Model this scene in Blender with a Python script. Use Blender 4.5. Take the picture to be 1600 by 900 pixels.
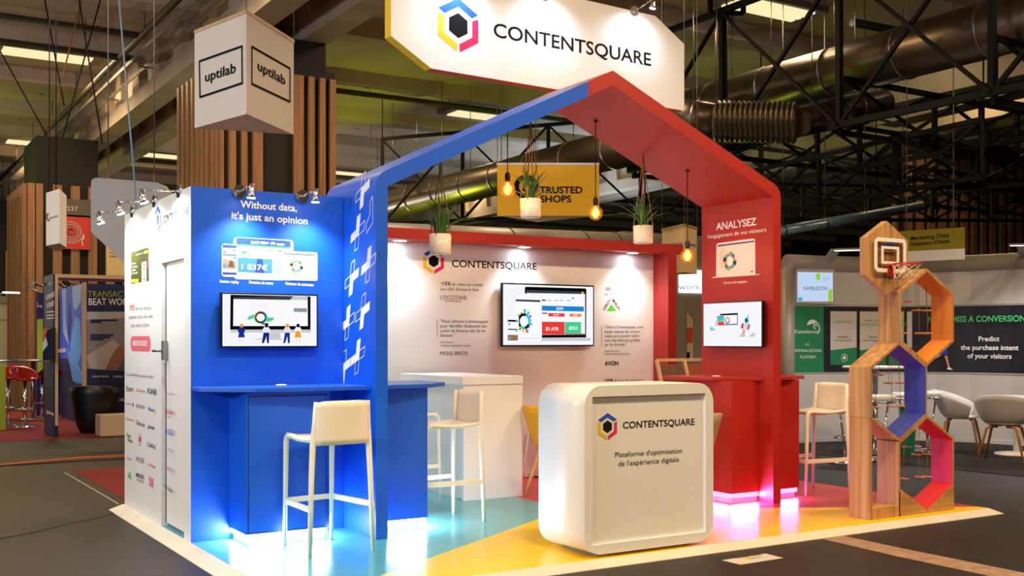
import bpy, bmesh, math, random
from mathutils import Vector, Matrix
for o in list(bpy.data.objects): bpy.data.objects.remove(o)
random.seed(7)
S = bpy.context.scene
COL = S.collection
# ------------------------------------------------------------------ camera, world, exposure
FPX = 1699.0; CX = 800.0; CY = 532.0; ANG = math.radians(31.72)
FW = Vector((math.sin(ANG), math.cos(ANG), 0)); RT = Vector((math.cos(ANG), -math.sin(ANG), 0))
CAM = Vector((-2.0805, -7.6263, 1.41))
cd = bpy.data.cameras.new('camera'); co = bpy.data.objects.new('camera', cd); COL.objects.link(co)
co.location = CAM; co.rotation_euler = (math.pi/2, 0, -ANG)
cd.sensor_fit = 'HORIZONTAL'; cd.sensor_width = 36; cd.lens = 36*FPX/1600
cd.shift_y = (CY-450)/1600; cd.clip_end = 200; cd.clip_start = .05
S.camera = co
S.view_settings.view_transform = 'Standard'; S.view_settings.look = 'None'
S.view_settings.gamma = 1; S.view_settings.use_curve_mapping = False
S.view_settings.exposure = 0.0
W = bpy.data.worlds.new('hall_air'); S.world = W; W.use_nodes = True
W.node_tree.nodes['Background'].inputs[0].default_value = (1.0, .86, .72, 1)
W.node_tree.nodes['Background'].inputs[1].default_value = .05

def light(kind, name, loc, rot=(0, 0, 0), e=10, col=(1, 1, 1), **kw):
    l = bpy.data.lights.new(name, kind); l.energy = e; l.color = col
    for k, v in kw.items(): setattr(l, k, v)
    o = bpy.data.objects.new(name, l); COL.objects.link(o); o.location = loc; o.rotation_euler = rot
    return o
def aim(o, target):
    d = Vector(target)-o.location; o.rotation_euler = d.to_track_quat('-Z', 'Y').to_euler()
WARM = (1, .72, .42)
HALL_LIGHTS = [(1.3, 14.8, 1), (2.6, 25, 1), (6.3, 25.2, 1), (10.95, 5.4, 1), (11.2, 15.3, 1), (12.2, 25.5, 1), (16.1, 5.5, 1), (17, 25.8, 1),
    (1.3, 5.0, 0), (6.1, 5.3, 0), (6.2, 15.2, 0), (21, 15.4, 1), (-3.6, 5.0, 0), (-3.6, 15, 1), (-3.6, -4.6, 0), (1.3, -4.6, 0), (6.2, -4.6, 0), (11.0, -4.6, 0), (1.3, -14, 0), (6.2, -14, 0)]
for x, y, v in HALL_LIGHTS:
    near = y < 0
    light('AREA', 'hall_lamp_light', (x, y, 6.8), e=(330 if near else (170 if x < 8.5 else 60)), col=WARM, shape='RECTANGLE', size=1.4, size_y=.6)

# added fill points without fixtures, brightening the ceiling and the left columns
for x, y, z, e in ((-6.5, 3.5, 3.2, 130), (-7, 13, 3.2, 200), (-5, 23, 3.4, 240), (3.5, 11.0, 3.3, 30), (8, 22, 3.4, 200), (20, 12, 3.2, 40)):
    light('POINT', 'unseen_fill_light', (x, y, z), e=e, col=(1, .86, .72), shadow_soft_size=.25)
light('POINT', 'unseen_fill_light', (-9, -3.2, 3.0), e=1700, col=(.82, .91, 1), shadow_soft_size=.5)  # unseen cool fill from the left, inferred from the desk's cool left side
# ------------------------------------------------------------------ placing helpers (points on real planes)
def ray(px, py): return FW + RT*((px-CX)/FPX) + Vector((0, 0, -(py-CY)/FPX))
def GP(px, py, z=0.): r = ray(px, py); return CAM + r*((z-CAM.z)/r.z)
def YP(px, py, y): r = ray(px, py); return CAM + r*((y-CAM.y)/r.y)
def XP(px, py, x): r = ray(px, py); return CAM + r*((x-CAM.x)/r.x)
def DP(px, py, d): return CAM + ray(px, py)*d

# ------------------------------------------------------------------ materials
def lin(c):
    out = []
    for v in c[:3]:
        v = v/255.
        out.append(v/12.92 if v <= .04045 else ((v+.055)/1.055)**2.4)
    return (*out, 1)
MC = {}
def mat(name, c, rough=.5, metal=0., spec=.5, noise=0., nscale=30., coat=0.):
    if name in MC: return MC[name]
    m = bpy.data.materials.new(name); m.use_nodes = True; nt = m.node_tree; b = nt.nodes['Principled BSDF']
    b.inputs['Base Color'].default_value = lin(c); b.inputs['Roughness'].default_value = rough
    b.inputs['Metallic'].default_value = metal; b.inputs['Specular IOR Level'].default_value = spec
    if coat: b.inputs['Coat Weight'].default_value = coat
    if noise:
        n = nt.nodes.new('ShaderNodeTexNoise'); n.inputs['Scale'].default_value = nscale; n.inputs['Detail'].default_value = 5
        tc = nt.nodes.new('ShaderNodeTexCoord'); nt.links.new(tc.outputs['Object'], n.inputs['Vector'])
        r = nt.nodes.new('ShaderNodeValToRGB'); a = lin(c)
        r.color_ramp.elements[0].color = tuple(v*(1-noise) for v in a[:3])+(1,); r.color_ramp.elements[1].color = tuple(min(1, v*(1+noise)) for v in a[:3])+(1,)
        r.color_ramp.elements[0].position = .35; r.color_ramp.elements[1].position = .65
        nt.links.new(n.outputs['Fac'], r.inputs[0]); nt.links.new(r.outputs[0], b.inputs['Base Color'])
    MC[name] = m; return m
def emit(name, c, s=1.):
    if name in MC: return MC[name]
    m = bpy.data.materials.new(name); m.use_nodes = True; nt = m.node_tree; nt.nodes.remove(nt.nodes['Principled BSDF'])
    e = nt.nodes.new('ShaderNodeEmission'); e.inputs[0].default_value = lin(c); e.inputs[1].default_value = s
    nt.links.new(e.outputs[0], nt.nodes['Material Output'].inputs[0]); MC[name] = m; return m
def wood(name, c1, c2, axis=2, scale=7., rough=.45):
    if name in MC: return MC[name]
    m = mat(name, c1, rough); nt = m.node_tree; b = nt.nodes['Principled BSDF']
    tc = nt.nodes.new('ShaderNodeTexCoord'); mp = nt.nodes.new('ShaderNodeMapping')
    sc = [scale*3]*3; sc[axis] = scale*.12; mp.inputs['Scale'].default_value = sc
    n = nt.nodes.new('ShaderNodeTexNoise'); n.inputs['Scale'].default_value = 1.; n.inputs['Detail'].default_value = 6; n.inputs['Distortion'].default_value = .6
    r = nt.nodes.new('ShaderNodeValToRGB'); r.color_ramp.elements[0].color = lin(c2); r.color_ramp.elements[1].color = lin(c1)
    r.color_ramp.elements[0].position = .3; r.color_ramp.elements[1].position = .62
    nt.links.new(tc.outputs['Object'], mp.inputs['Vector']); nt.links.new(mp.outputs[0], n.inputs['Vector'])
    nt.links.new(n.outputs['Fac'], r.inputs[0]); nt.links.new(r.outputs[0], b.inputs['Base Color']); return m
def glass(name, c, rough=0., mix=.75):
    if name in MC: return MC[name]
    m = bpy.data.materials.new(name); m.use_nodes = True; nt = m.node_tree; nt.nodes.remove(nt.nodes['Principled BSDF'])
    t = nt.nodes.new('ShaderNodeBsdfTransparent'); t.inputs[0].default_value = lin(c)
    g = nt.nodes.new('ShaderNodeBsdfGlossy'); g.inputs['Roughness'].default_value = rough+.03
    mx = nt.nodes.new('ShaderNodeMixShader'); mx.inputs[0].default_value = .07
    nt.links.new(t.outputs[0], mx.inputs[1]); nt.links.new(g.outputs[0], mx.inputs[2])
    nt.links.new(mx.outputs[0], nt.nodes['Material Output'].inputs[0]); MC[name] = m; return m

M_WHITE = mat('white_laminate', (236, 236, 234), .35)
M_WHITEP = mat('white_print', (240, 240, 240), .5)
M_BLUE = mat('blue_paint', (14, 90, 216), .42)
M_RED = mat('red_paint', (172, 36, 26), .45)
M_CHROME = mat('chrome', (225, 225, 228), .12, 1)
M_STEEL = mat('steel', (150, 150, 152), .35, 1)
M_BLACK = mat('black_matt', (16, 16, 17), .5)
M_BLACKP = mat('black_plastic', (12, 12, 14), .25)
M_INK = mat('ink_black', (30, 30, 34), .9, spec=.05)
M_INKG = mat('ink_grey', (112, 112, 116), .9, spec=.05)
M_OAK = wood('oak_board', (205, 158, 102), (160, 112, 66))
M_OAKX = wood('oak_edge', (196, 152, 100), (158, 114, 70), axis=0)
M_PALE = wood('pale_timber', (214, 184, 140), (196, 164, 120))
M_SLAT = wood('slat_timber', (150, 106, 70), (118, 80, 50))
M_STOOL = mat('stool_plastic', (244, 238, 224), .4)
M_PINK = mat('logo_pink', (222, 52, 104), .7, spec=.1)
M_YEL = mat('logo_yellow', (240, 196, 30), .5)
M_LBLUE = mat('logo_blue', (46, 92, 200), .7, spec=.1)
M_LINE = mat('white_vinyl', (245, 245, 245), .5)
E_LED = emit('led_white', (210, 235, 255), 15)
E_LEDP = emit('led_violet', (190, 90, 255), 7)
E_LAMP = emit('lamp_white', (238, 246, 255), 30)

# ------------------------------------------------------------------ mesh builder
class MB:
    def __init__(self): self.v = []; self.f = []; self.mi = []; self.sm = []; self.mats = []
    def _m(self, m):
        if m not in self.mats: self.mats.append(m)
        return self.mats.index(m)
    def add(self, vs, fs, m, smooth=False):
        k = len(self.v); self.v += [Vector(v) for v in vs]; i = self._m(m)
        for f in fs: self.f.append([a+k for a in f]); self.mi.append(i); self.sm.append(smooth)
        return self
    def box(self, x0, x1, y0, y1, z0, z1, m):
        x0, x1 = sorted((x0, x1)); y0, y1 = sorted((y0, y1)); z0, z1 = sorted((z0, z1))
        return self.add([(x0,y0,z0),(x1,y0,z0),(x1,y1,z0),(x0,y1,z0),(x0,y0,z1),(x1,y0,z1),(x1,y1,z1),(x0,y1,z1)],
            [(3,2,1,0),(4,5,6,7),(0,1,5,4),(1,2,6,5),(2,3,7,6),(3,0,4,7)], m)
    def bar(self, p, q, w, h, m, up=(0, 0, 1)):
        p = Vector(p); q = Vector(q); d = (q-p).normalized(); up = Vector(up)
        if abs(d.dot(up)) > .98: up = Vector((0, 1, 0))
        s = d.cross(up).normalized(); u = s.cross(d)
        vs = []
        for c in (p, q):
            for a, b in ((-1,-1),(1,-1),(1,1),(-1,1)): vs.append(c+s*(a*w/2)+u*(b*h/2))
        return self.add(vs, [(3,2,1,0),(4,5,6,7),(0,1,5,4),(1,2,6,5),(2,3,7,6),(3,0,4,7)], m)
    def tube(self, pts, r, m, n=8, cap=True, smooth=True):
        pts = [Vector(p) for p in pts]; rs = r if isinstance(r, (list, tuple)) else [r]*len(pts)
        vs = []; fs = []; prev = None
        for i, p in enumerate(pts):
            d = (pts[min(i+1, len(pts)-1)]-pts[max(i-1, 0)])
            d = d.normalized() if d.length > 1e-9 else Vector((0, 0, 1))
            if prev is None: a = d.orthogonal().normalized()
            else:
                a = prev-d*prev.dot(d); a = a.normalized() if a.length > 1e-6 else d.orthogonal().normalized()
            prev = a; b = d.cross(a)
            for k in range(n):
                t = 2*math.pi*k/n; vs.append(p+(a*math.cos(t)+b*math.sin(t))*rs[i])
        for i in range(len(pts)-1):
            for k in range(n):
                k2 = (k+1) % n; fs.append((i*n+k, i*n+k2, (i+1)*n+k2, (i+1)*n+k))
        self.add(vs, fs, m, smooth)
        if cap:
            L = len(pts)-1
            self.add(vs[:n], [tuple(range(n-1, -1, -1))], m); self.add(vs[L*n:], [tuple(range(n))], m)
        return self
    def lathe(self, prof, c, m, n=24, smooth=True):
        c = Vector(c); vs = []; fs = []
        for r, z in prof:
            for k in range(n):
                t = 2*math.pi*k/n; vs.append(c+Vector((r*math.cos(t), r*math.sin(t), z)))
        for i in range(len(prof)-1):
            for k in range(n):
                k2 = (k+1) % n; fs.append((i*n+k, i*n+k2, (i+1)*n+k2, (i+1)*n+k))
        return self.add(vs, fs, m, smooth)
    def prism(self, poly, d, m, m2=None, hole=None):
        """poly: list of 3-D points in one plane; d: extrusion vector"""
        P = [Vector(p) for p in poly]; d = Vector(d); n = len(P); Q = [p+d for p in P]
        self.add(P+Q, [tuple(range(n-1, -1, -1)), tuple(range(n, 2*n))], m)
        self.add(P+Q, [(i, (i+1) % n, (i+1) % n+n, i+n) for i in range(n)], m2 or m)
        return self
    def poly(self, pts, m): return self.add(pts, [tuple(range(len(pts)))], m)
    def build(self, name, parent=None, bevel=0., seg=2, fixn=True):
        off = Vector(parent.get('_o', (0, 0, 0))) if parent is not None else Vector((0, 0, 0))
        me = bpy.data.meshes.new(name); me.from_pydata([v-off for v in self.v], [], self.f)
        for m in self.mats: me.materials.append(m)
        for i, p in enumerate(me.polygons): p.material_index = self.mi[i]; p.use_smooth = self.sm[i]
        me.update()
        if fixn:
            b = bmesh.new(); b.from_mesh(me); bmesh.ops.remove_doubles(b, verts=b.verts, dist=1e-5)
            bmesh.ops.recalc_face_normals(b, faces=b.faces); b.to_mesh(me); b.free()
        o = bpy.data.objects.new(name, me); COL.objects.link(o)
        if parent is not None: o.parent = parent; o['_o'] = tuple(off)
        if bevel:
            md = o.modifiers.new('bevel', 'BEVEL'); md.width = bevel; md.segments = seg; md.limit_method = 'ANGLE'; md.angle_limit = math.radians(40)
        return o
def thing(name, label, cat, loc=(0, 0, 0), rz=0., group=None, local=False):
    o = bpy.data.objects.new(name, None); COL.objects.link(o); o.location = loc; o.rotation_euler.z = rz
    o.empty_display_size = .1
    o['label'] = label; o['category'] = cat
    if group: o['group'] = group
    o['_o'] = (0, 0, 0) if local else tuple(loc)
    return o
def tag(o, label, cat, group=None, kind=None):
    o['label'] = label; o['category'] = cat
    if group: o['group'] = group
    if kind: o['kind'] = kind
    return o
def struct(o, label=None):
    o['kind'] = 'structure'
    if label: o['label'] = label
    return o
def dup(root, loc, rz, label, group=None):
    r = root.copy(); COL.objects.link(r); r.location = loc; r.rotation_euler.z = rz; r['label'] = label
    if group: r['group'] = group
    for ch in [c for c in bpy.data.objects if c.parent == root]:
        c = ch.copy(); COL.objects.link(c); c.parent = r
        for g in [k for k in bpy.data.objects if k.parent == ch]:
            d = g.copy(); COL.objects.link(d); d.parent = c
    return r

# ------------------------------------------------------------------ lettering and flat print on a plane
_TC = {}
def text_geo(s, bold=0.):
    k = (s, bold)
    if k in _TC: return _TC[k]
    cu = bpy.data.curves.new('t', 'FONT'); cu.body = s; cu.size = 1; cu.resolution_u = 3; cu.offset = bold
    o = bpy.data.objects.new('t', cu); COL.objects.link(o)
    dg = bpy.context.evaluated_depsgraph_get(); dg.update()
    me = bpy.data.meshes.new_from_object(o.evaluated_get(dg))
    vs = [(v.co.x, v.co.y) for v in me.vertices]; fs = [tuple(p.vertices) for p in me.polygons]
    bpy.data.objects.remove(o); bpy.data.curves.remove(cu); bpy.data.meshes.remove(me)
    _TC[k] = (vs, fs); return _TC[k]
class Plane:
    """print surface: origin O, unit vectors U (reading direction) and V (up); prints lie 'off' in front of it"""
    def __init__(s, O, U, V=(0, 0, 1), pxf=None):
        s.O = Vector(O); s.U = Vector(U).normalized(); s.V = Vector(V).normalized(); s.N = s.U.cross(s.V); s.pxf = pxf
    def at(s, u, v, off=.0015): return s.O+s.U*u+s.V*v+s.N*off
    def uv(s, px, py):
        r = ray(px, py); t = (s.O-CAM).dot(s.N)/r.dot(s.N); d = CAM+r*t-s.O
        return d.dot(s.U), d.dot(s.V)
    def poly(s, mb, pts, m, off=.0015): mb.poly([s.at(u, v, off) for u, v in pts], m)
    def ppoly(s, mb, pxs, m, off=.0015): s.poly(mb, [s.uv(*p) for p in pxs], m, off)
    def rect(s, mb, u0, v0, u1, v1, m, off=.0015): s.poly(mb, [(u0, v0), (u1, v0), (u1, v1), (u0, v1)], m, off)
    def rrect(s, mb, u0, v0, u1, v1, r, m, off=.0015, n=5):
        pts = []
        for cx, cy, a0 in ((u1-r, v0+r, -90), (u1-r, v1-r, 0), (u0+r, v1-r, 90), (u0+r, v0+r, 180)):
            for i in range(n+1):
                a = math.radians(a0+90*i/n); pts.append((cx+r*math.cos(a), cy+r*math.sin(a)))
        s.poly(mb, pts, m, off)
    def disc(s, mb, u, v, ru, rv, m, off=.0015, n=24):
        s.poly(mb, [(u+ru*math.cos(2*math.pi*k/n), v+rv*math.sin(2*math.pi*k/n)) for k in range(n)], m, off)
    def ring(s, mb, u, v, r0, r1, m, off=.0015, a0=0, a1=360, n=32, asp=1.):
        for k in range(n):
            a = math.radians(a0+(a1-a0)*k/n); b = math.radians(a0+(a1-a0)*(k+1)/n)
            s.poly(mb, [(u+r0*asp*math.cos(a), v+r0*math.sin(a)), (u+r1*asp*math.cos(a), v+r1*math.sin(a)), (u+r1*asp*math.cos(b), v+r1*math.sin(b)), (u+r0*asp*math.cos(b), v+r0*math.sin(b))], m, off)
    def line(s, mb, pts, w, m, off=.0015, closed=False):
        P = pts+[pts[0]] if closed else pts
        for a, b in zip(P, P[1:]):
            a = Vector(a); b = Vector(b); d = (b-a)
            if d.length < 1e-6: continue
            d.normalize(); n = Vector((-d.y, d.x))*w/2; a = a-d*w*.35; b = b+d*w*.35
            s.poly(mb, [tuple(a-n), tuple(b-n), tuple(b+n), tuple(a+n)], m, off)
    def text(s, mb, t, u, v, h, m, width=None, bold=0., align='l', off=.002, rot=0.):
        """baseline start u,v ; h = capital height ; width: fit to this length"""
        vs, fs = text_geo(t, bold)
        if not vs: return
        xs = [p[0] for p in vs]; x0, x1 = min(xs), max(xs); ky = h/.70
        kx = width/(x1-x0) if width else ky; L = (x1-x0)*kx
        du = {'l': 0, 'c': -L/2, 'r': -L}[align]; c, sn = math.cos(rot), math.sin(rot)
        out = []
        for x, y in vs:
            a = (x-x0)*kx+du; b = y*ky; out.append(s.at(u+a*c-b*sn, v+a*sn+b*c, off))
        mb.add(out, fs, m)
    def ptext(s, mb, t, p0, p1, hpx, m, bold=0., off=.002):
        """fit text between two baseline pixels of the photograph"""
        a = Vector(s.uv(*p0)); b = Vector(s.uv(*p1)); hh = Vector(s.uv(p0[0], p0[1]-hpx))-a
        d = b-a; s.text(mb, t, a.x, a.y, hh.length, m, width=d.length, bold=bold, off=off, rot=math.atan2(d.y, d.x))
    def emblem(s, mb, u, v, R, off=.002, mk=None):
        H = lambda r, a: (u+r*math.cos(math.radians(a)), v+r*math.sin(math.radians(a)))
        def L(p, q, t): return (p[0]+(q[0]-p[0])*t, p[1]+(q[1]-p[1])*t)
        ro, ri = R, R*.69
        for m, a in ((M_LBLUE, (150, 90, 30)), (M_YEL, (150, 210, 270)), (M_PINK, (30, -30, -90))):
            g0 = .02 if a[0] == 150 and a[1] == 90 else .14; g1 = .98 if m is M_LBLUE else .93
            o = [L(H(ro, a[0]), H(ro, a[1]), g0), H(ro, a[1]), L(H(ro, a[1]), H(ro, a[2]), g1)]
            i = [L(H(ri, a[0]), H(ri, a[1]), g0), H(ri, a[1]), L(H(ri, a[1]), H(ri, a[2]), g1)]
            s.poly(mb, [o[0], o[1], i[1], i[0]], m, off); s.poly(mb, [o[1], o[2], i[2], i[1]], m, off)
        s.poly(mb, [H(R*.46, a) for a in (90, 30, -30, -90, -150, 150)], mk or M_INK, off)
    def wordlogo(s, mb, pc, R_px, p0, p1, hpx, ink):
        c = s.uv(*pc); e = s.uv(pc[0], pc[1]-R_px); s.emblem(mb, c[0], c[1], abs(e[1]-c[1]), mk=ink)
        s.ptext(mb, 'CONTENTSQUARE', p0, p1, hpx, ink, bold=.012)
# ================================================================== platform
M_FT = mat('floor_teal', (84, 172, 186), .22, spec=.35, noise=.04, nscale=6); M_FY = mat('floor_yellow', (250, 202, 4), .26, spec=.16, noise=.03, nscale=6); M_FR = mat('floor_red', (196, 44, 44), .3, noise=.04, nscale=6)
M_RAMP = mat('ramp_white', (222, 214, 196), .4, noise=.05, nscale=3)
mb = MB(); c = (3.10, -.12, 0); PX0, PX1, PY0, PY1 = 0.0, 6.14, -1.955, 2.12
yl = (PX0+.225, PY0, 0); yr = (PX1, -1.86, 0); tp = (3.10, PY1, 0)
mb.poly([c, tp, (PX0, PY1, 0), (PX0, PY0, 0), yl], M_FT); mb.poly([c, yl, (PX1, PY0, 0), yr], M_FY); mb.poly([c, yr, (PX1, PY1, 0), tp], M_FR)
o = [(PX0, PY0), (PX1, PY0), (PX1, PY1), (PX0, PY1)]; r = [(PX0-.12, PY0-.085), (PX1+.08, PY0-.085), (PX1+.08, PY1), (PX0-.12, PY1)]
for i in range(4):
    a, b = o[i], o[(i+1) % 4]; a2, b2 = r[i], r[(i+1) % 4]
    mb.poly([(*a, 0), (*b, 0), (*b2, -.04), (*a2, -.04)], M_RAMP); mb.poly([(*a2, -.04), (*b2, -.04), (*b2, -.045), (*a2, -.045)], M_RAMP)
mb.poly([(*p, -.045) for p in r], M_RAMP)
struct(mb.build('platform', fixn=False), 'low exhibition platform in teal, yellow and red with a pale ramped edge')

# ================================================================== storage cabin (white side wall with door, blue front wall)
H = 2.487
cab = thing('storage_cabin', 'tall cabin with white logo wall, white door and blue front wall', 'cabin', (0, 0, 0))
yd0 = XP(287.5, 835, 0).y; yd1 = XP(252, 815, 0).y; zd = XP(253, 411, 0).z
mb = MB()
mb.box(0, .05, 0, yd0, 0, H, M_WHITE).box(0, .05, yd1, 2.068, 0, H, M_WHITE).box(0, .05, yd0, yd1, zd, H, M_WHITE)
mb.box(.05, 1.14, 2.02, 2.068, 0, H, M_WHITE)
mb.build('side_wall', cab)
mb = MB().box(.05, 1.142, .0005, .05, 0, H, M_BLUE).box(.001, .05, -.0006, .0, 0, H, M_BLUE); mb.build('front_wall', cab)
mb = MB().box(.022, .05, yd0+.004, yd1-.07, .035, zd-.02, M_WHITE); door = mb.build('door', cab)
mb = MB().box(.024, .05, yd1-.069, yd1-.03, .03, zd-.02, M_BLACK); mb.build('gap_shade_strip', door)  # black strip drawing the shade of the open gap beside the door
mb = MB(); hp = XP(256, 548, 0)
mb.box(-.02, .018, hp.y-.045, hp.y-.005, hp.z-.07, hp.z+.075, M_STEEL).tube([(-.02, hp.y-.02, hp.z), (-.055, hp.y-.02, hp.z), (-.06, hp.y+.09, hp.z)], .011, M_STEEL)
mb.build('handle', door, .003)
PW = Plane((0, 0, 0), (0, -1, 0))
mb = MB()
PW.wordlogo(mb, (246.5, 344), 22, (255, 348.5), (295.5, 335), 11, mat('logo_pale', (70, 72, 78), .9, spec=.05))
PW.ptext(mb, 'Plateforme d\'optimisation de l\'experience', (243, 382.5), (298.5, 368), 3, mat('ink_faint', (180, 180, 180), .9, spec=.05))
mb.build('logo_print', cab)
mb = MB(); olive = mat('picture_olive', (74, 74, 28), .8, spec=.1)
PW.ppoly(mb, [(205, 443.5), (233, 439), (232.5, 386.5), (205, 394)], olive)
PW.ppoly(mb, [(222, 441), (229, 440), (229, 408), (222, 410)], mat('picture_white', (238, 240, 246), .5), .002)
for i, cc in enumerate(((240, 120, 110), (90, 140, 220), (240, 190, 60), (110, 170, 230), (250, 120, 100))):
    y = 412+i*5.6; PW.ppoly(mb, [(223, y+4), (228, y+3.4), (228, y-.6), (223, y)], mat('chip%d' % i, cc, .5), .0025)
for i, t in enumerate(('Boostez', 'vos ventes', 'en ligne', 'ici')): PW.ptext(mb, t, (206, 413.5+i*5), (206+6+3*(i % 2), 412.4+i*5), 3, M_LINE)
for x in (206, 211.5): PW.ppoly(mb, [(x, 442), (x+5, 441.2), (x+5, 435.6), (x, 436.6)], M_YEL, .002)
PW.ppoly(mb, [(225, 396.5), (231.5, 395), (231.5, 391), (225, 392.5)], M_YEL, .002)
PW.ppoly(mb, [(231, 419), (233, 418.5), (233, 410), (231, 410.5)], M_PINK, .002)
for i in range(5): PW.ppoly(mb, [(213+i*2.2, 399-.6*i), (214.2+i*2.2, 398.7-.6*i), (214.2+i*2.2, 397.4-.6*i), (213+i*2.2, 397.7-.6*i)], M_LINE, .002)
mb.build('advert_picture', cab)
mb = MB(); coral = mat('coral_print', (226, 70, 74), .5); fg = mat('ink_light', (150, 148, 146), .9, spec=.05)
PW.ptext(mb, '97%', (203, 485), (210.5, 485), 8.5, coral, bold=.01); PW.ptext(mb, 'de vos visiteurs', (212, 484.5), (237.5, 483.5), 6, fg)
PW.ptext(mb, 'quittent votre site web', (201.5, 498), (239, 496.5), 6, fg); PW.ptext(mb, 'sans avoir acheté.', (205, 511), (234, 510), 6, fg)
PW.rrect(mb, *PW.uv(204.3, 548), *PW.uv(235.5, 525), .06, mat('button_rose', (228, 96, 120), .5)); PW.ptext(mb, 'BESOIN D\'AIDE ?', (208, 540), (231, 540.5), 7.5, M_LINE, bold=.025, off=.003)
PW.ptext(mb, 'Ils ont amélioré leur expérience client :', (197.5, 586.5), (241, 591), 4.5, M_INKG)
mb.build('experience_note', cab); mb = MB(); PW.ptext(mb, 'Ils sont clients', (258.5, 615.5), (273, 618), 4, M_INKG)
LG = [('Etam', (198, 611), (208.5, 611.5), 8, M_INK, 0), ('Conforama', (212.5, 611.5), (227.5, 613.5), 5, coral, 0), ('KIABI', (231, 614.5), (244.5, 617), 8.5, M_INK, .01),
 ('Carrefour', (197.5, 632), (206, 633.5), 4, M_LBLUE, 0), ('SEPHORA', (213, 637), (226.5, 639.5), 6, M_INKG, 0), ('Walmart', (231, 641), (241.5, 644), 6, M_LBLUE, .01),
 ('Damart', (198, 656), (208.5, 658.5), 4.5, coral, 0), ('Cdiscount', (212.5, 662.5), (226.5, 667.5), 7, M_INK, 0), ('pixie', (231.5, 668.5), (241.5, 671.5), 6, M_INK, .01),
 ('Petit', (198, 682), (205, 685), 6, M_INK, 0), ('Bateau', (200, 689), (207.5, 692.5), 6, M_INK, 0), ('ClubMed', (230, 697), (243, 702), 7, mat('navy_print', (40, 50, 100), .6), 0),
 ('E.Leclerc', (198, 717), (206, 720), 5, M_LBLUE, 0), ('NOCIBÉ', (213, 720), (225.5, 724.5), 7.5, M_INKG, 0), ('boulanger', (232, 727), (244, 732), 4.5, coral, 0),
 ('MAISONS', (213, 745), (225, 749.5), 7, M_INK, .008), ('DU MONDE', (213.5, 751), (225, 755.5), 4, M_INKG, 0), ('OUI', (233, 758), (239.5, 762), 14, M_PINK, .02),
 ('Rakuten', (258.5, 645.5), (271, 648.5), 8, mat('crimson_print', (190, 30, 40), .6), .008), ('LINXEA', (258.5, 678), (270, 681), 9, M_LBLUE, .012), ("L'OCCITANE", (258.5, 703), (270, 707.5), 5, fg, 0),
 ('Videdressing', (257.5, 731), (270.5, 739), 7, mat('magenta_print', (190, 60, 160), .6), 0), ('The Kooples', (257, 762), (269.5, 770.5), 6, M_INK, .012)]
mb.build('experience_note', cab)
for t, a, b, h, m, bo in LG: mb = MB(); PW.ptext(mb, t, a, b, h, m, bold=bo); mb.build('client_name', cab)
mb = MB()
PW.ppoly(mb, [(199.5, 745), (206, 749.5), (202.8, 736)], mat('leaf_print', (90, 190, 40), .6)); PW.ppoly(mb, [(217.5, 690), (220.5, 690.5), (220.5, 683), (217.5, 682.5)], M_PINK)
q = PW.uv(219, 687); PW.ring(mb, q[0], q[1], .045, .05, M_LBLUE); q = PW.uv(208.2, 632.5); PW.disc(mb, q[0], q[1], .02, .02, M_LBLUE); q = PW.uv(242.6, 644); PW.disc(mb, q[0], q[1], .018, .018, M_YEL)
PW.ppoly(mb, [(261, 650), (266, 651.5), (264, 652.6)], mat('crimson_print', (190, 30, 40), .6))
mb.build('client_mark', cab)
PB = Plane((0, 0, 0), (1, 0, 0))
mb = MB()
PB.ptext(mb, 'Without data,', (375.5, 324), (464, 330.5), 11, M_LINE, bold=.018); mb.build('slogan', cab); mb = MB(); PB.ptext(mb, "it's just an opinion", (361.5, 341.5), (480.5, 350.5), 11, M_LINE, bold=.018)
mb.build('slogan', cab)
for t, a, b in (('Session replay', (343, 441.5), (373, 443)), ('Données de zones', (389, 443), (426.5, 444.8)), ('Parcours de navigation', (446, 445), (490, 447.5))): mb = MB(); PB.ptext(mb, t, a, b, 4.6, M_LINE, bold=.02); mb.build('caption', cab)
def donut(P, mb, u, v, R, off, mm=mat, tone=((240,150,50),(60,110,210),(120,200,70),(230,90,160),(60,180,200),(40,40,50)), asp=1.):
    n = len(tone)
    for i in range(n*2):
        cc = tone[i % n]; a = i*360/(n*2)
        P.ring(mb, u, v, R*.62, R*(1.0+.22*((i*7) % 3)/2), mm('tone%d_%d_%d' % cc, cc, .5) if mm is mat else mm('tone_lit%d_%d_%d' % cc, cc), off, a, a+360/(n*2)+1, n=4, asp=asp)
    P.disc(mb, u, v, R*.6*asp, R*.6, mm('pic_white', (244, 244, 248)) if mm is not mat else M_LINE, off+.0004)
mb = MB(); navy = mat('picture_navy', (26, 66, 140), .5); grn = mat('picture_green', (60, 180, 90), .5); pale = mat('picture_pale', (226, 232, 240), .5); mid = mat('picture_blue', (62, 130, 190), .5)
u0, v0 = PB.uv(365, 436); u1, v1 = PB.uv(458, 371); PB.rrect(mb, u0, v0, u1, v1-.02, .025, M_LINE, .0016)
PB.ppoly(mb, [(369, 381), (454, 386.5), (454, 376.5), (369, 371)], navy, .0022); PB.ppoly(mb, [(369, 383.5), (454, 389), (454, 386.5), (369, 381)], grn, .0022)
PB.ptext(mb, 'BLACK FRIDAY -50%', (392, 380.5), (430, 382.3), 4, M_LINE, off=.0028, bold=.01); PB.ppoly(mb, [(432, 383), (444, 383.7), (444, 381), (432, 380.3)], M_LINE, .0028)
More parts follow.
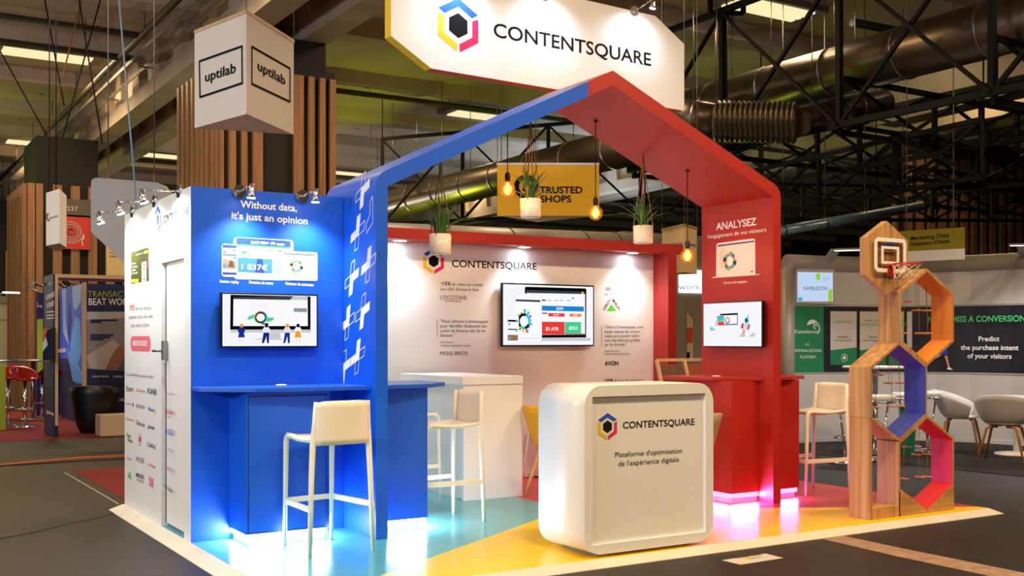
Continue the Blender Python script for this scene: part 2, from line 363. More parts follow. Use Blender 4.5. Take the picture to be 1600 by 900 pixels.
PB.ppoly(mb, [(377, 396.5), (385.5, 397), (385.5, 393), (377, 392.5)], grn, .0022); PB.ppoly(mb, [(422, 392.5), (425.5, 392.7), (425.5, 389.7), (422, 389.5)], grn, .0022); PB.ppoly(mb, [(435.5, 393.5), (439, 393.7), (439, 391), (435.5, 390.8)], mat('plum', (120, 30, 80), .5), .0022)
PB.ppoly(mb, [(371, 425), (425.5, 427.5), (425.5, 405), (371, 402)], mid, .0022); PB.ppoly(mb, [(427.5, 427.5), (440, 428), (440, 406), (427.5, 405.2)], mat('picture_sky', (140, 190, 226), .5), .0022)
PB.ppoly(mb, [(398, 426), (413, 427), (410, 405), (402, 404.5)], navy, .0025)
PB.ptext(mb, '1 837€', (377, 420.5), (417.5, 422.7), 8.5, M_LINE, bold=.012, off=.003)
u0, v0 = PB.uv(346.3, 432.3); u1, v1 = PB.uv(371, 382); PB.rrect(mb, u0, v0, u1, v1, .02, M_LINE, .0026)
PB.ppoly(mb, [(347.5, 387), (369.8, 388), (369.8, 383.5), (347.5, 382)], navy, .0032); PB.ppoly(mb, [(347.5, 399), (369.8, 400), (369.8, 398), (347.5, 397)], navy, .0032)
PB.ppoly(mb, [(347.5, 420), (369.8, 421), (369.8, 408), (347.5, 404)], mat('picture_taupe', (150, 132, 116), .5), .0032); PB.ppoly(mb, [(356, 417), (366, 418), (364, 408), (359, 407)], mat('picture_brown', (96, 64, 48), .5), .0036); PB.ppoly(mb, [(347.5, 429), (369.8, 429.7), (369.8, 426), (347.5, 425)], navy, .0032)
for p in ((350.5, 394), (365.3, 391), (366.8, 403), (351.5, 415)): q = PB.uv(*p); PB.disc(mb, q[0], q[1], .011, .011, mid, .0038)
u0, v0 = PB.uv(440, 437.5); u1, v1 = PB.uv(495.7, 394.5); PB.rrect(mb, u0, v0, u1, v1, .014, M_LINE, .0036)
PB.ppoly(mb, [(443.5, 397.5), (492, 399.8), (492, 398), (443.5, 395.7)], navy, .0042); q = PB.uv(463, 416); donut(PB, mb, q[0], q[1], .043, .0042)
mb.build('device_pictures', cab)

# ================================================================== portal arch
def fy(x): return -.575-(x-1.15)*.068
DEP = .93
XA = 3.145; ZA = 3.555
def arc(cx, cz, r, a0, a1, n=8): return [(cx+r*math.cos(math.radians(a0+(a1-a0)*i/n)), cz+r*math.sin(math.radians(a0+(a1-a0)*i/n))) for i in range(n+1)]
def outer(inset=0.):
    pass
SL = .486; SR = .4765
XS = 2.905; ZS = ZA-SL*(XA-XS)            # where blue meets red
zLo = ZA-SL*(XA-1.145); zRo = ZA-SR*(4.875-XA); T = .118
aL = math.degrees(math.atan(SL)); aR = math.degrees(math.atan(SR))
R1 = .13
def roundc(x, z, sgn, ang):
    # corner between vertical leg at x and roof rising inward (sgn=+1 roof goes to +x)
    t = R1*math.tan(math.radians((90-ang)/2)); cx = x+sgn*R1; cz = z-t
    pts = []
    for i in range(9):
        a = math.radians(180-(90-ang)*i/8); pts.append((cx+sgn*R1*math.cos(a), cz+R1*math.sin(a)))
    return pts
lo = [(1.145, 0)]+roundc(1.145, zLo, 1, aL)+[(XS, ZS)]
li = [(XS, ZS-T), (1.235, zLo-T+SL*.09), (1.235, 0)]
blue = lo+li
arch = thing('portal_arch', 'house-shaped portal, blue left half and red right half, spanning the stand', 'arch', (1.145, -.575, 0))
def arch_part(poly, m, name, yo=0., tail=0.):
    mb = MB(); n = len(poly)
    A = [Vector((x, fy(x)-yo, z)) for x, z in poly]; B = [Vector((x, fy(x)+DEP-tail, z)) for x, z in poly]
    mb.add(A+B, [tuple(range(n)), tuple(range(2*n-1, n-1, -1))], m)
    mb.add(A+B, [(i, (i+1) % n, (i+1) % n+n, i+n) for i in range(n)], m, False)
    return mb.build(name, arch)
ob = arch_part(blue, M_BLUE, 'blue_frame')
ro = [(XS+.001, ZS), (XA, ZA)]+[p for p in reversed(roundc(4.875, zRo, -1, aR))]+[(4.875, 0)]
ri = [(4.79, 0), (4.79, zRo-T+SR*.085), (XA, ZA-T), (XS+.001, ZS-T)]
ored = arch_part(ro+ri, M_RED, 'red_frame', yo=-.012)
PS = Plane((1.145, 0, 0), (0, -1, 0))
def cross(mb, px, py, kind, s=1.):
    q = PS.uv(px, py); w = .033*s; L = .125*s; k = .34
    def T_(pts): return [(q[0]+a+b*k*.55, q[1]+b+a*k) for a, b in pts]
    half = [(-w, -w+.0), (-w, L), (w, L), (w, w), (w, -w)]
    up_left = [(-w, L), (w, L), (w, -w), (-L, -w), (-L, w), (-w, w)]
    dn_right = [(w, -L), (-w, -L), (-w, w), (L, w), (L, -w), (w, -w)]
    up_right_f = [(w, L), (-w, L), (-w, w), (-L, w), (-L, -w), (w, -w)]
    F, O = (up_left, dn_right) if kind == 'A' else (dn_right, up_left)
    if kind != 'C': PS.poly(mb, [p for p in (T_(F))], M_LINE, .002)
    PS.line(mb, T_(O if kind != 'C' else dn_right), .0065, M_LINE, .0016, closed=True)
mb = MB()
for p, kd in (((567, 298), 'B'), ((559, 363), 'A'), ((576, 413), 'A'), ((550, 435), 'B'), ((567, 487), 'B'), ((543.5, 504), 'A'), ((559, 557), 'A'), ((537.5, 574), 'B')): cross(mb, *p, kd)
q = PS.uv(580, 335); PS.line(mb, [(q[0]+a, q[1]+b) for a, b in ((.03, .13), (.03, -.06), (-.08, -.13), (-.08, -.06), (-.02, 0), (-.01, .10))], .0065, M_LINE, .0016, closed=True)
mb.build('cross_pattern', arch, fixn=False)
PR = Plane((4.79, 0, 0), (0, -1, 0))
mb = MB()
PR.ptext(mb, 'ANALYSEZ', (1119, 359.5), (1182, 351.5), 11, M_LINE, bold=.02); mb.build('lettering', arch); mb = MB(); PR.ptext(mb, "l'engagement de vos visiteurs", (1106, 373), (1197.5, 361.5), 6, M_LINE); mb.build('lettering', arch); mb = MB(); PR.ptext(mb, 'Parcours de navigation', (1131, 443.5), (1167.5, 441.5), 3.6, M_LINE, bold=.01)
mb.build('lettering', arch)
mb = MB(); ivory = mat('picture_ivory', (238, 228, 222), .5)
PR.ppoly(mb, [(1119, 434), (1180.5, 430), (1180, 374), (1177, 372.5), (1122, 380), (1119.5, 382)], ivory); PR.ppoly(mb, [(1113, 434.5), (1187, 429.5), (1187, 428.2), (1113, 433)], ivory, .002)
PR.ppoly(mb, [(1121.5, 385.5), (1179, 378), (1179, 375.8), (1121.5, 383)], navy, .002); q = PR.uv(1140.5, 408); donut(PR, mb, q[0], q[1], .072, .002)
PR.ppoly(mb, [(1173.5, 425.5), (1177, 425.2), (1177, 423.4), (1173.5, 423.6)], M_INK, .002)
mb.build('laptop_picture', arch)

# ================================================================== back display wall
bw = thing('display_wall', 'white back wall of the stand with red canopy and red side return', 'wall', (1.2, 2.06, 0))
mb = MB().box(1.15, 5.80, 2.06, 2.11, 0, 2.40, M_WHITEP); mb.build('wall_panel', bw)
mb = MB().box(1.15, 6.02, 1.80, 1.86, 2.385, 2.49, M_RED).box(1.15, 6.02, 1.86, 2.11, 2.385, 2.49, M_RED); mb.build('canopy', bw)
mb = MB().box(5.80, 5.80+.12, 1.80, 2.06, 0, 2.385, M_RED).box(5.80, 5.92, 2.06, 2.11, 0, 2.385, M_RED); mb.build('side_return', bw)
SPOTS = []
for x in (2.55, 3.98, 5.40, 1.7):
    z = 2.383; mb = MB(); mb.lathe([(.085, 2.386), (.085, 2.378), (.06, 2.376)], (x, 1.93, 0), M_WHITE, 20)
    d = mb.build('downlight', bw)
    mb = MB(); mb.lathe([(.062, 2.377), (.03, 2.374), (.001, 2.3735)], (x, 1.93, 0), E_LAMP, 20); mb.build('lens', d)
    l = light('SPOT', 'downlight_beam', (x, 1.90, 2.36), (0, 0, 0), 66, (.93, .97, 1), spot_size=math.radians(122), spot_blend=1, shadow_soft_size=.06)
    aim(l, (x, 1.95, 0))
PBW = Plane((0, 2.06, 0), (1, 0, 0))
mb = MB(); PBW.wordlogo(mb, (677.5, 408), 21, (706, 417), (838.5, 421.5), 11, mat('ink_slate', (20, 21, 24), 1., spec=0.)); mb.build('logo_print', bw)
mb = MB(); T1 = mat('ink_mid', (84, 82, 82), .9, spec=.05); T2 = M_INK
for t, a, b, h, m, bo in [('+', (688, 445), (691, 445), 4, T2, 0), ('15%', (692, 445.5), (704, 446), 5.5, T2, .02), ('de vente sur mobile', (706, 446), (754, 447.3), 4.6, T1, 0), ('aux USA, Europe et Asie', (688, 453.5), (748, 454.8), 4.6, T1, 0),
  ("L'OCCITANE", (688, 467.5), (729, 468.3), 6.2, T1, 0), ('EN PROVENCE', (696, 471.5), (721, 472), 2.4, T1, 0),
  ('"Nous utilisons Contentsquare', (688, 504), (762, 504.5), 5, T2, 0), ('pour identifier facilement des', (688, 511.5), (760, 511.7), 5, T2, 0), ('points de frictions afin de les', (688, 519), (758, 519.1), 5, T2, 0), ('éliminer."', (688, 526.5), (711, 526.4), 5, T2, 0),
  ('Matt Henton,', (688, 536.3), (709, 536.2), 3.4, T1, 0), ('Website Optimization Analyst', (688, 541.7), (736, 541.3), 3.4, T1, 0), ('MOSS BROS.', (687.5, 555), (732, 554.5), 5.8, T2, 0),
  ('-32%', (944.5, 453.5), (954, 453.8), 4.8, T2, .01), ('de taux de rebond', (956, 454), (995, 455), 4, M_INKG, 0), ('sur la Home Page mobile', (944.5, 461), (994.5, 462), 4, M_INKG, 0),
  ('"Grâce à Contentsquare, notre', (944.5, 513), (1005, 512.8), 4.6, T2, 0), ('équipe dispose des moyens', (944.5, 520), (1000, 519.7), 4.6, T2, 0), ('requis pour prendre rapide-', (944.5, 527), (999.5, 526.4), 4.6, T2, 0), ('ment des décisions guidées', (944.5, 533.7), (1000, 533.1), 4.6, T2, 0), ('par les données."', (944.5, 540.5), (979, 540), 4.6, T2, 0),
  ('Rachel Bronstein,', (944.5, 550), (968, 549.7), 3, T1, 0), ('Website Optimization Analyst', (944.5, 554.5), (984, 554), 3, T1, 0), ('AVON', (944.5, 571), (966, 570.5), 6.6, T2, .03),
  ('150%', (944.5, 596.8), (958, 596.5), 4.8, T2, .025), ('de taux de conversion', (960, 596.4), (1004, 595.8), 4.2, T2, 0)]:
    mb = MB(); PBW.ptext(mb, t, a, b, h, m, bold=bo); mb.build('quote_line', bw)
mb = MB(); PBW.ppoly(mb, [(948, 485.8), (963, 485.6), (955, 475)], mat('merlin_green', (86, 200, 50), .5))
a = Vector(PBW.uv(944.5, 485)); b = Vector(PBW.uv(955, 469.5)); d = b-a; PBW.text(mb, 'LEROY', a.x, a.y, .034, M_INK, width=d.length, rot=math.atan2(d.y, d.x), bold=.01)
a = Vector(PBW.uv(956, 469.5)); b = Vector(PBW.uv(966.5, 484.5)); d = b-a; PBW.text(mb, 'MERLIN', a.x, a.y, .034, M_INK, width=d.length, rot=math.atan2(d.y, d.x), bold=.01)
mb.build('partner_mark', bw)
mb = MB(); ln = mat('rule_rose', (206, 150, 150), .6)
for a, b in (((683, 499), (683.4, 527)), ((940, 509), (940.4, 541))): p = PBW.uv(*a); q = PBW.uv(*b); PBW.rect(mb, p[0]-.004, q[1], p[0]+.004, p[1], ln)
mb.build('quote_rule', bw)

# ================================================================== televisions
LIT = lambda n, c: emit(n, c, 1.0)
def tv(label, P, pxs, back, edge=.012):
    (ua, va), (ub, vb) = P.uv(*pxs[0]), P.uv(*pxs[1]); (uc, vc) = P.uv(*pxs[2])
    u0, u1 = ua, ub; v0 = vc; v1 = (va+vb)/2; c = P.at((u0+u1)/2, v0, 0)
    t = thing('television', label, 'television', c)
    mb = MB(); A = [P.at(u, v, 0) for u, v in ((u0, v0), (u1, v0), (u1, v1), (u0, v1))]
    mb.prism(A, -P.N*.035, M_BLACKP); mb.build('casing', t, .004)
    uu = (u0+u1)/2; vv = (v0+v1)/2; mb = MB(); B = [P.at(u, v, -.0345) for u, v in ((uu-.16, vv-.12), (uu+.16, vv-.12), (uu+.16, vv+.12), (uu-.16, vv+.12))]
    mb.prism(B, -P.N*(back-.0352), M_BLACK); mb.build('wall_bracket', t)
    mb = MB(); P.rect(mb, u0+edge, v0+edge, u1-edge, v1-edge, LIT('screen_white', (246, 247, 252)), .001); sc = mb.build('screen', t)
    return t, sc, (u0+edge, v0+edge, u1-edge, v1-edge)
# -- on the blue wall
PT = Plane((0, -.06, 0), (1, 0, 0))
t1, s1, R_ = tv('television on the blue wall showing a desktop monitor and four small figures', PT, ((345, 457), (497, 459.5), (345, 543.5)), .058)
mb = MB(); X = lambda x, y: (335+x/9., 450+y/9.)
blk = LIT('lit_black', (10, 10, 12)); wht = LIT('lit_white', (250, 250, 253)); gry = LIT('lit_grey', (200, 202, 208)); dgr = LIT('lit_dark', (58, 62, 72)); lbl = LIT('lit_navy', (22, 40, 120)); lor = LIT('lit_orange', (240, 160, 40)); lgr = LIT('lit_green', (70, 205, 150)); lsk = LIT('lit_sky', (70, 160, 230)); lre = LIT('lit_red', (232, 62, 56)); lsn = LIT('lit_skin', (235, 220, 205)); lbr = LIT('lit_brown', (150, 112, 86))
def q_(P, mb, pts, m, off): P.ppoly(mb, [X(*p) for p in pts], m, off)
q_(PT, mb, [(225, 625), (1350, 628), (1355, 580), (225, 580)], gry, .0016); q_(PT, mb, [(220, 585), (1350, 585), (1350, 120), (225, 95)], blk, .002)
q_(PT, mb, [(262, 535), (1312, 535), (1310, 150), (266, 150)], wht, .0024); q_(PT, mb, [(266, 155), (1060, 168), (1110, 115), (266, 125)], dgr, .0026); q_(PT, mb, [(1060, 168), (1310, 172), (1310, 122), (1110, 112)], gry, .0026)
q_(PT, mb, [(1115, 335), (1300, 340), (1300, 286), (1115, 282)], LIT('lit_steel', (140, 150, 165)), .0028)
q_(PT, mb, [(460, 450), (540, 430), (560, 370), (480, 400)], lgr, .0027); q_(PT, mb, [(740, 480), (830, 450), (835, 415), (720, 420)], lgr, .0027); q_(PT, mb, [(585, 240), (740, 244), (740, 250), (585, 246)], gry, .0028)
c = PT.uv(*X(648, 415)); PT.disc(mb, c[0], c[1], .052, .043, lgr, .0028); PT.ring(mb, c[0], c[1], .034, .046, lor, .003, 60, 200); PT.ring(mb, c[0], c[1], .036, .047, lsk, .003, 20, 100); PT.ring(mb, c[0], c[1], .028, .04, blk, .0032); PT.disc(mb, c[0], c[1], .031, .029, wht, .0034)
q_(PT, mb, [(775, 705), (935, 705), (920, 630), (775, 630)], gry, .003); q_(PT, mb, [(520, 725), (980, 730), (900, 705), (640, 708)], gry, .0018)
for gx, top, bot, skirt in ((378, (30, 40, 120), (22, 50, 150), 1), (728, (228, 236, 248), (18, 34, 110), 0), (1022, (238, 220, 226), (24, 50, 160), 0), (1172, (250, 250, 252), (240, 160, 40), 1)):
    tm = LIT('lit%d_%d_%d' % top, top); bm = LIT('lit%d_%d_%d' % bot, bot); s = 1.15 if gx == 728 else 1
    q_(PT, mb, [(gx-40*s, 630), (gx+40*s, 630), (gx+52*s, 590), (gx+22, 540), (gx-22, 540), (gx-52*s, 590)], tm, .0036)
    if skirt: q_(PT, mb, [(gx-48, 695), (gx+48, 695), (gx+30, 605), (gx-30, 605)], bm, .0038); q_(PT, mb, [(gx-30, 765), (gx-20, 765), (gx-18, 690), (gx-30, 690)], lsn, .0037); q_(PT, mb, [(gx+18, 765), (gx+30, 765), (gx+28, 690), (gx+16, 690)], lsn, .0037)
    else: q_(PT, mb, [(gx-56*s, 775), (gx-30*s, 775), (gx, 680), (gx+10, 775), (gx+36, 775), (gx+36*s, 628), (gx-34*s, 628)], bm, .0038)
    c = PT.uv(*X(gx+2, 528)); PT.disc(mb, c[0], c[1], .0125, .014, (lor if gx in (378, 1022) else blk), .004)
q_(PT, mb, [(662, 512), (758, 515), (758, 494), (662, 494)], dgr, .0036)
mb.build('picture', s1)
# -- on the white back wall
PT = Plane((0, 2.0, 0), (1, 0, 0))
t2, s2, _ = tv('large television on the white back wall showing a laptop, tablet and phone', PT, ((784, 441), (928.5, 446.5), (784, 541.5)), .058, .016)
mb = MB(); X = lambda x, y: (775+x/7.5, 430+y/7.5)
q_(PT, mb, [(480, 770), (1100, 770), (1115, 735), (480, 735)], gry, .0016); q_(PT, mb, [(340, 735), (1055, 730), (1058, 165), (1045, 155), (350, 135), (336, 150)], blk, .002); q_(PT, mb, [(365, 698), (1042, 698), (1042, 200), (355, 180)], wht, .0024); q_(PT, mb, [(355, 208), (1042, 222), (1042, 195), (355, 172)], dgr, .0028)
c = PT.uv(*X(1013, 207)); PT.disc(mb, c[0], c[1], .014, .014, LIT('lit_yellow', (250, 200, 30)), .0032)
q_(PT, mb, [(530, 415), (1028, 427), (1028, 368), (530, 357)], LIT('lit_blue', (30, 130, 210)), .003); q_(PT, mb, [(612, 482), (803, 487), (803, 447), (612, 443)], lre, .003); q_(PT, mb, [(860, 484), (995, 487), (995, 453), (860, 450)], LIT('lit_amber', (248, 130, 40)), .003)
q_(PT, mb, [(530, 695), (802, 697), (802, 548), (530, 545)], lre, .003); q_(PT, mb, [(806, 680), (995, 682), (995, 550), (806, 548)], LIT('lit_mint', (66, 206, 140)), .003); q_(PT, mb, [(806, 697), (1040, 698), (1040, 684), (806, 681)], lbr, .003)
for t, a, b, h in (('$300', (705, 405), (785, 406), 30), ('$1,478', (580, 645), (728, 648), 38), ('$552', (852, 636), (955, 638), 38), ('$1,330', (670, 472), (735, 473), 18), ('$330', (905, 475), (952, 476), 17)):
    PT.ptext(mb, t, X(*a), X(*b), h/7.5, wht, bold=.02, off=.0036)
for x in (600, 680, 745, 825): q_(PT, mb, [(x, 300), (x+45, 301), (x+45, 293), (x, 292)], lsk, .003)
q_(PT, mb, [(535, 300), (582, 302), (582, 286), (535, 285)], dgr, .003); q_(PT, mb, [(888, 278), (915, 279), (915, 263), (888, 262)], LIT('lit_blue', (30, 130, 210)), .003); q_(PT, mb, [(540, 452), (600, 454), (600, 440), (540, 438)], dgr, .003)
def rr(P, mb, a, b, r, m, off): (ua, va), (ub, vb) = P.uv(*X(*a)), P.uv(*X(*b)); P.rrect(mb, ua, va, ub, vb, r, m, off)
edge_ = LIT('lit_edge', (214, 216, 220))
rr(PT, mb, (205, 795), (536, 220), .045, edge_, .004); rr(PT, mb, (209, 791), (532, 224), .043, wht, .0044); q_(PT, mb, [(228, 737), (516, 738), (518, 290), (226, 280)], LIT('lit_paper', (252, 252, 252)), .0046); q_(PT, mb, [(228, 305), (516, 316), (516, 292), (228, 282)], dgr, .005); q_(PT, mb, [(228, 739), (516, 740), (516, 735), (228, 734)], gry, .005)
c = PT.uv(*X(325, 540))
for i in range(14):
    a = i*25.7; cc = ((190, 220, 40), (220, 60, 200), (30, 190, 220), (60, 200, 140), (240, 80, 60))[i % 5]; rl = .098+.03*((i*5) % 4)/3
    PT.ring(mb, c[0], c[1], .05, rl, LIT('litp%d_%d_%d' % cc, cc), .005, a, a+15, n=2)
PT.ring(mb, c[0], c[1], .05, .083, blk, .0053); PT.ring(mb, c[0], c[1], .05, .0835, LIT('lit_cyan', (60, 190, 240)), .0056, -30, 70); PT.ring(mb, c[0], c[1], .05, .0835, LIT('lit_mint', (66, 206, 140)), .0056, 230, 280); PT.disc(mb, c[0], c[1], .052, .056, wht, .006)
rr(PT, mb, (124, 805), (264, 465), .03, edge_, .0064); rr(PT, mb, (127, 801), (261, 469), .028, wht, .0068); q_(PT, mb, [(134, 545), (254, 548), (254, 525), (134, 522)], blk, .0072); q_(PT, mb, [(136, 640), (250, 643), (250, 630), (136, 627)], blk, .0072); q_(PT, mb, [(134, 765), (252, 766), (252, 700), (134, 697)], lbr, .0072)
for p in ((238, 537), (152, 572), (235, 648), (160, 737)): c = PT.uv(*X(*p)); PT.disc(mb, c[0], c[1], .013, .013, LIT('lit_cyan', (60, 190, 240)), .0076)
mb.build('picture', s2)
# -- on the red leg
PT = Plane((4.715, 0, 0), (0, -1, 0))
t3, s3, _ = tv('television on the red arch leg showing a small laptop and a rocket', PT, ((1098.5, 474), (1191, 469), (1098.5, 542)), .073, .009)
mb = MB(); X = lambda x, y: (1085+x/3.914, 330+y/3.913)
q_(PT, mb, [(155, 697), (266, 693), (266, 622), (158, 628)], blk, .002); q_(PT, mb, [(160, 692), (262, 688), (262, 634), (160, 638)], wht, .0024); q_(PT, mb, [(130, 700), (272, 697), (272, 694), (130, 697)], gry, .0022)
q_(PT, mb, [(140, 655), (184, 653), (184, 640), (140, 642)], lsk, .003); q_(PT, mb, [(140, 675), (184, 673), (184, 654), (140, 656)], lgr, .003); q_(PT, mb, [(146, 698), (184, 697), (184, 675), (146, 677)], lre, .003); q_(PT, mb, [(130, 702), (144, 702), (144, 668), (130, 669)], gry, .003)
c = PT.uv(*X(204, 668)); PT.ring(mb, c[0], c[1], .018, .031, lor, .003, 0, 150); PT.ring(mb, c[0], c[1], .018, .031, LIT('lit_blue', (30, 130, 210)), .003, 150, 280); PT.ring(mb, c[0], c[1], .018, .031, lre, .003, 280, 360)
q_(PT, mb, [(303, 722), (322, 725), (336, 680), (330, 650), (322, 652), (308, 676)], LIT('lit_ice', (190, 226, 234)), .003); q_(PT, mb, [(308, 676), (330, 672), (334, 640), (331, 626), (322, 652)], LIT('lit_aqua', (130, 205, 220)), .0032)
c = PT.uv(*X(320, 667)); PT.disc(mb, c[0], c[1], .024, .024, lsk, .0036); PT.disc(mb, c[0], c[1], .014, .014, lbl, .004)
q_(PT, mb, [(284, 712), (300, 722), (304, 688), (294, 682)], lre, .0034); q_(PT, mb, [(322, 726), (336, 722), (342, 695), (332, 688)], lre, .0034); q_(PT, mb, [(298, 750), (306, 752), (314, 727), (298, 724)], lor, .0034)
q_(PT, mb, [(95, 730), (132, 728), (118, 716), (108, 706), (96, 708)], LIT('lit_aqua', (130, 205, 220)), .002); q_(PT, mb, [(270, 768), (312, 768), (312, 752), (298, 738)], gry, .0018); q_(PT, mb, [(330, 768), (372, 766), (370, 740), (350, 750)], gry, .0018)
mb.build('picture', s3)

# ================================================================== cabinets with light strips, and worktops
def cabinet(label, x0, x1, y0, y1, m, led, ledname, door=None, back_side=None, zt=1.055, group=None, sides=()):
    t = thing('counter_cabinet', label, 'cabinet', ((x0+x1)/2, (y0+y1)/2, 0), group=group)
    mb = MB().box(x0, x1, y0, y1, .085, zt, m); mb.build('body', t, .002)
    mb = MB().box(x0+(.03 if 'l' in sides else 0), x1-(.03 if 'r' in sides else 0), y0+.03, y1, 0, .084, M_WHITE); mb.build('plinth', t)
    mb = MB()
    mb.box(x0+(.03 if 'l' in sides else .0), x1-(.03 if 'r' in sides else .0), y0+.014, y0+.029, .045, .082, led)
    if 'l' in sides: mb.box(x0+.014, x0+.029, y0+.014, y1, .045, .082, led)
    if 'r' in sides: mb.box(x1-.029, x1-.014, y0+.014, y1, .045, .082, led)
    mb.build('light_strip', t)
    if door:
        mb = MB().box(x0+.012, x1-.026, y0-.0012, y0-.0001, .094, zt-.024, M_BLACK); mb.build('door_gap', t)
        mb = MB().box(x0+.017, x1-.031, y0-.005, y0-.0013, .10, zt-.031, m); d = mb.build('door', t, .001)
        mb = MB(); mb.lathe([(.001, -.012), (.011, -.012), (.011, 0)], (0, 0, 0), M_STEEL, 12); mb.v = [Vector((x1-.06+v.x, y0-.004+v.z, zt-.16+v.y)) for v in mb.v]; mb.build('lock', d)
    return t
cabinet('wide blue counter cabinet with a door under the blue wall television', .270, .875, -.385, -.001, M_BLUE, E_LED, 'w', door=True, sides=('l', 'r'))
cabinet('narrow blue counter cabinet inside the arch, right of the blue leg', 1.236, 1.665, -.365, .15, M_BLUE, E_LED, 'w', sides=('r',))
cabinet('red counter cabinet inside the arch beneath the red leg television', 4.455, 4.788, -.645, -.05, M_RED, E_LEDP, 'v', sides=('l',))
cabinet('narrow red counter cabinet on the outer side of the red arch leg', 4.877, 5.28, -.645, -.05, M_RED, E_LEDP, 'v', sides=('r',))
# light actually thrown by the strips
for x0, x1, y, cc, e in ((.28, .87, -.375, (.75, .88, 1), 12), (1.25, 1.65, -.355, (.75, .88, 1), 8), (4.46, 4.78, -.635, (.55, .2, 1), 7), (4.89, 5.27, -.635, (.55, .2, 1), 5)):
    l = light('AREA', 'strip_light', ((x0+x1)/2, y, .06), (0, 0, 0), e, cc, shape='RECTANGLE', size=x1-x0, size_y=.03); l.rotation_euler = (math.radians(-78), 0, 0)
for x, y0, y1, cc, e, s in ((.28, -.36, -.02, (.75, .88, 1), 3.5, -1), (.865, -.36, -.02, (.75, .88, 1), 3.5, 1), (4.465, -.6, -.1, (.55, .2, 1), 4, -1), (5.27, -.6, -.1, (.55, .2, 1), .5, 1), (1.655, -.34, .1, (.75, .88, 1), 12, 1)):
    l = light('AREA', 'strip_light', (x, (y0+y1)/2, .06), (math.radians(-78), 0, math.radians(90 if s > 0 else -90)), e, cc, shape='RECTANGLE', size=y1-y0, size_y=.03)
def worktop(label, poly, m, z0=1.058, z1=1.088, grom=()):
    c = sum((Vector((*p, 0)) for p in poly), Vector())/len(poly)
    t = thing('worktop', label, 'worktop', (c.x, c.y, z0)); mb = MB().prism([(*p, z0) for p in poly], (0, 0, z1-z0), m); mb.build('board', t, .003)
    for g in grom:
        mb = MB(); mb.lathe([(.04, z1), (.04, z1+.006), (.028, z1+.008), (.001, z1+.008)], (*g, 0), M_WHITE, 20); mb.build('cable_grommet', t)
worktop('blue worktop in front of the blue wall under the television', [(.005, -.003), (.005, -.2), (.31, -.455), (1.142, -.50), (1.142, -.003)], M_BLUE, grom=((.62, -.1),))
worktop('blue worktop on the inner side of the blue arch leg', [(1.238, -.47), (1.66, -.42), (1.90, -.2), (1.90, .25), (1.238, .25)], M_BLUE)
worktop('red worktop under the television on the inner side of the red arch leg', [(4.787, -.70), (4.40, -.47), (4.30, .0), (4.30, .09), (4.787, .09)], M_RED, grom=((4.62, -.28),))
worktop('red worktop on the outer side of the red arch leg', [(4.878, -.70), (5.15, -.68), (5.45, -.55), (5.45, .09), (4.878, .09)], M_RED)
# ================================================================== reception desk
dk = thing('reception_desk', 'white reception desk with rounded corners, logo front and recessed front panel', 'desk', (2.535, -1.66, 0))
def rrpts(x0, z0, x1, z1, r, n=10):
    pts = []
    for cx, cz, a0 in ((x1-r, z0+r, -90), (x1-r, z1-r, 0), (x0+r, z1-r, 90), (x0+r, z0+r, 180)):
        for i in range(n+1): a = math.radians(a0+90*i/n); pts.append((cx+r*math.cos(a), cz+r*math.sin(a)))
    return pts
dx0, dx1, dz0, dz1, dy0, dy1 = 1.985, 3.082, .022, 1.117, -1.935, -1.395
fx0, fz0, fx1, fz1 = 2.046, .088, 3.012, 1.045
def ringprism(mb, out, inn, y0, y1, m):
    n = len(out)
    vs = [(x, y0, z) for x, z in out]+[(x, y0, z) for x, z in inn]+[(x, y1, z) for x, z in out]+[(x, y1, z) for x, z in inn]
    fs = []
    for i in range(n):
        j = (i+1) % n; fs += [(i, j, n+j, n+i), (2*n+j, 2*n+i, 3*n+i, 3*n+j), (n+i, n+j, 3*n+j, 3*n+i)]
    mb.add(vs, fs, m)
    mb.add(vs, [((i+1) % n, i, 2*n+i, 2*n+(i+1) % n) for i in range(n)], m, True)
out = rrpts(dx0, dz0, dx1, dz1, .135); inn = [(min(max(x, fx0), fx1), min(max(z, fz0), fz1)) for x, z in out]
inn = rrpts(fx0, fz0, fx1, fz1, .004)
mb = MB(); ringprism(mb, out, inn, dy0, dy1, M_WHITE); mb.build('shell', dk)
mb = MB().box(fx0-.003, fx1+.003, dy0+.022, dy0+.04, fz0-.003, fz1+.003, M_WHITE); fp = mb.build('front_panel', dk)
mb = MB().box(2.15, 2.92, -1.86, -1.44, 0, .0235, M_BLACK); mb.build('plinth', dk)
PD = Plane((0, dy0+.022, 0), (1, 0, 0)); mb = MB()
PD.wordlogo(mb, (949, 666.5), 21.3, (973, 669.5), (1085, 663.5), 10.5, M_INK)
mb.build('logo_print', dk); mb = MB()
PD.ptext(mb, "Plateforme d'optimisation", (961, 714.5), (1065, 707.5), 8, M_INK); mb.build('tagline', dk); mb = MB(); PD.ptext(mb, "de l'expérience digitale", (966, 728.5), (1061, 721), 8, M_INK)
mb.build('tagline', dk)

# ================================================================== white counter by the back wall
ct = thing('high_table', 'white panel-sided counter table before the back wall', 'table', (2.88, 1.3, 0))
mb = MB().box(2.555, 3.185, .70, 1.95, 1.02, 1.09, M_WHITE); mb.build('table_top', ct, .002)
mb = MB().box(2.575, 3.185, .712, .75, 0, 1.019, M_WHITE); mb.build('end_panel', ct, .002)
mb = MB().box(2.575, 3.185, 1.90, 1.94, 0, 1.019, M_WHITE); mb.build('end_panel', ct, .002)
mb = MB().box(2.62, 2.66, .752, 1.898, .0, 1.019, M_WHITE); mb.build('side_panel', ct, .002)

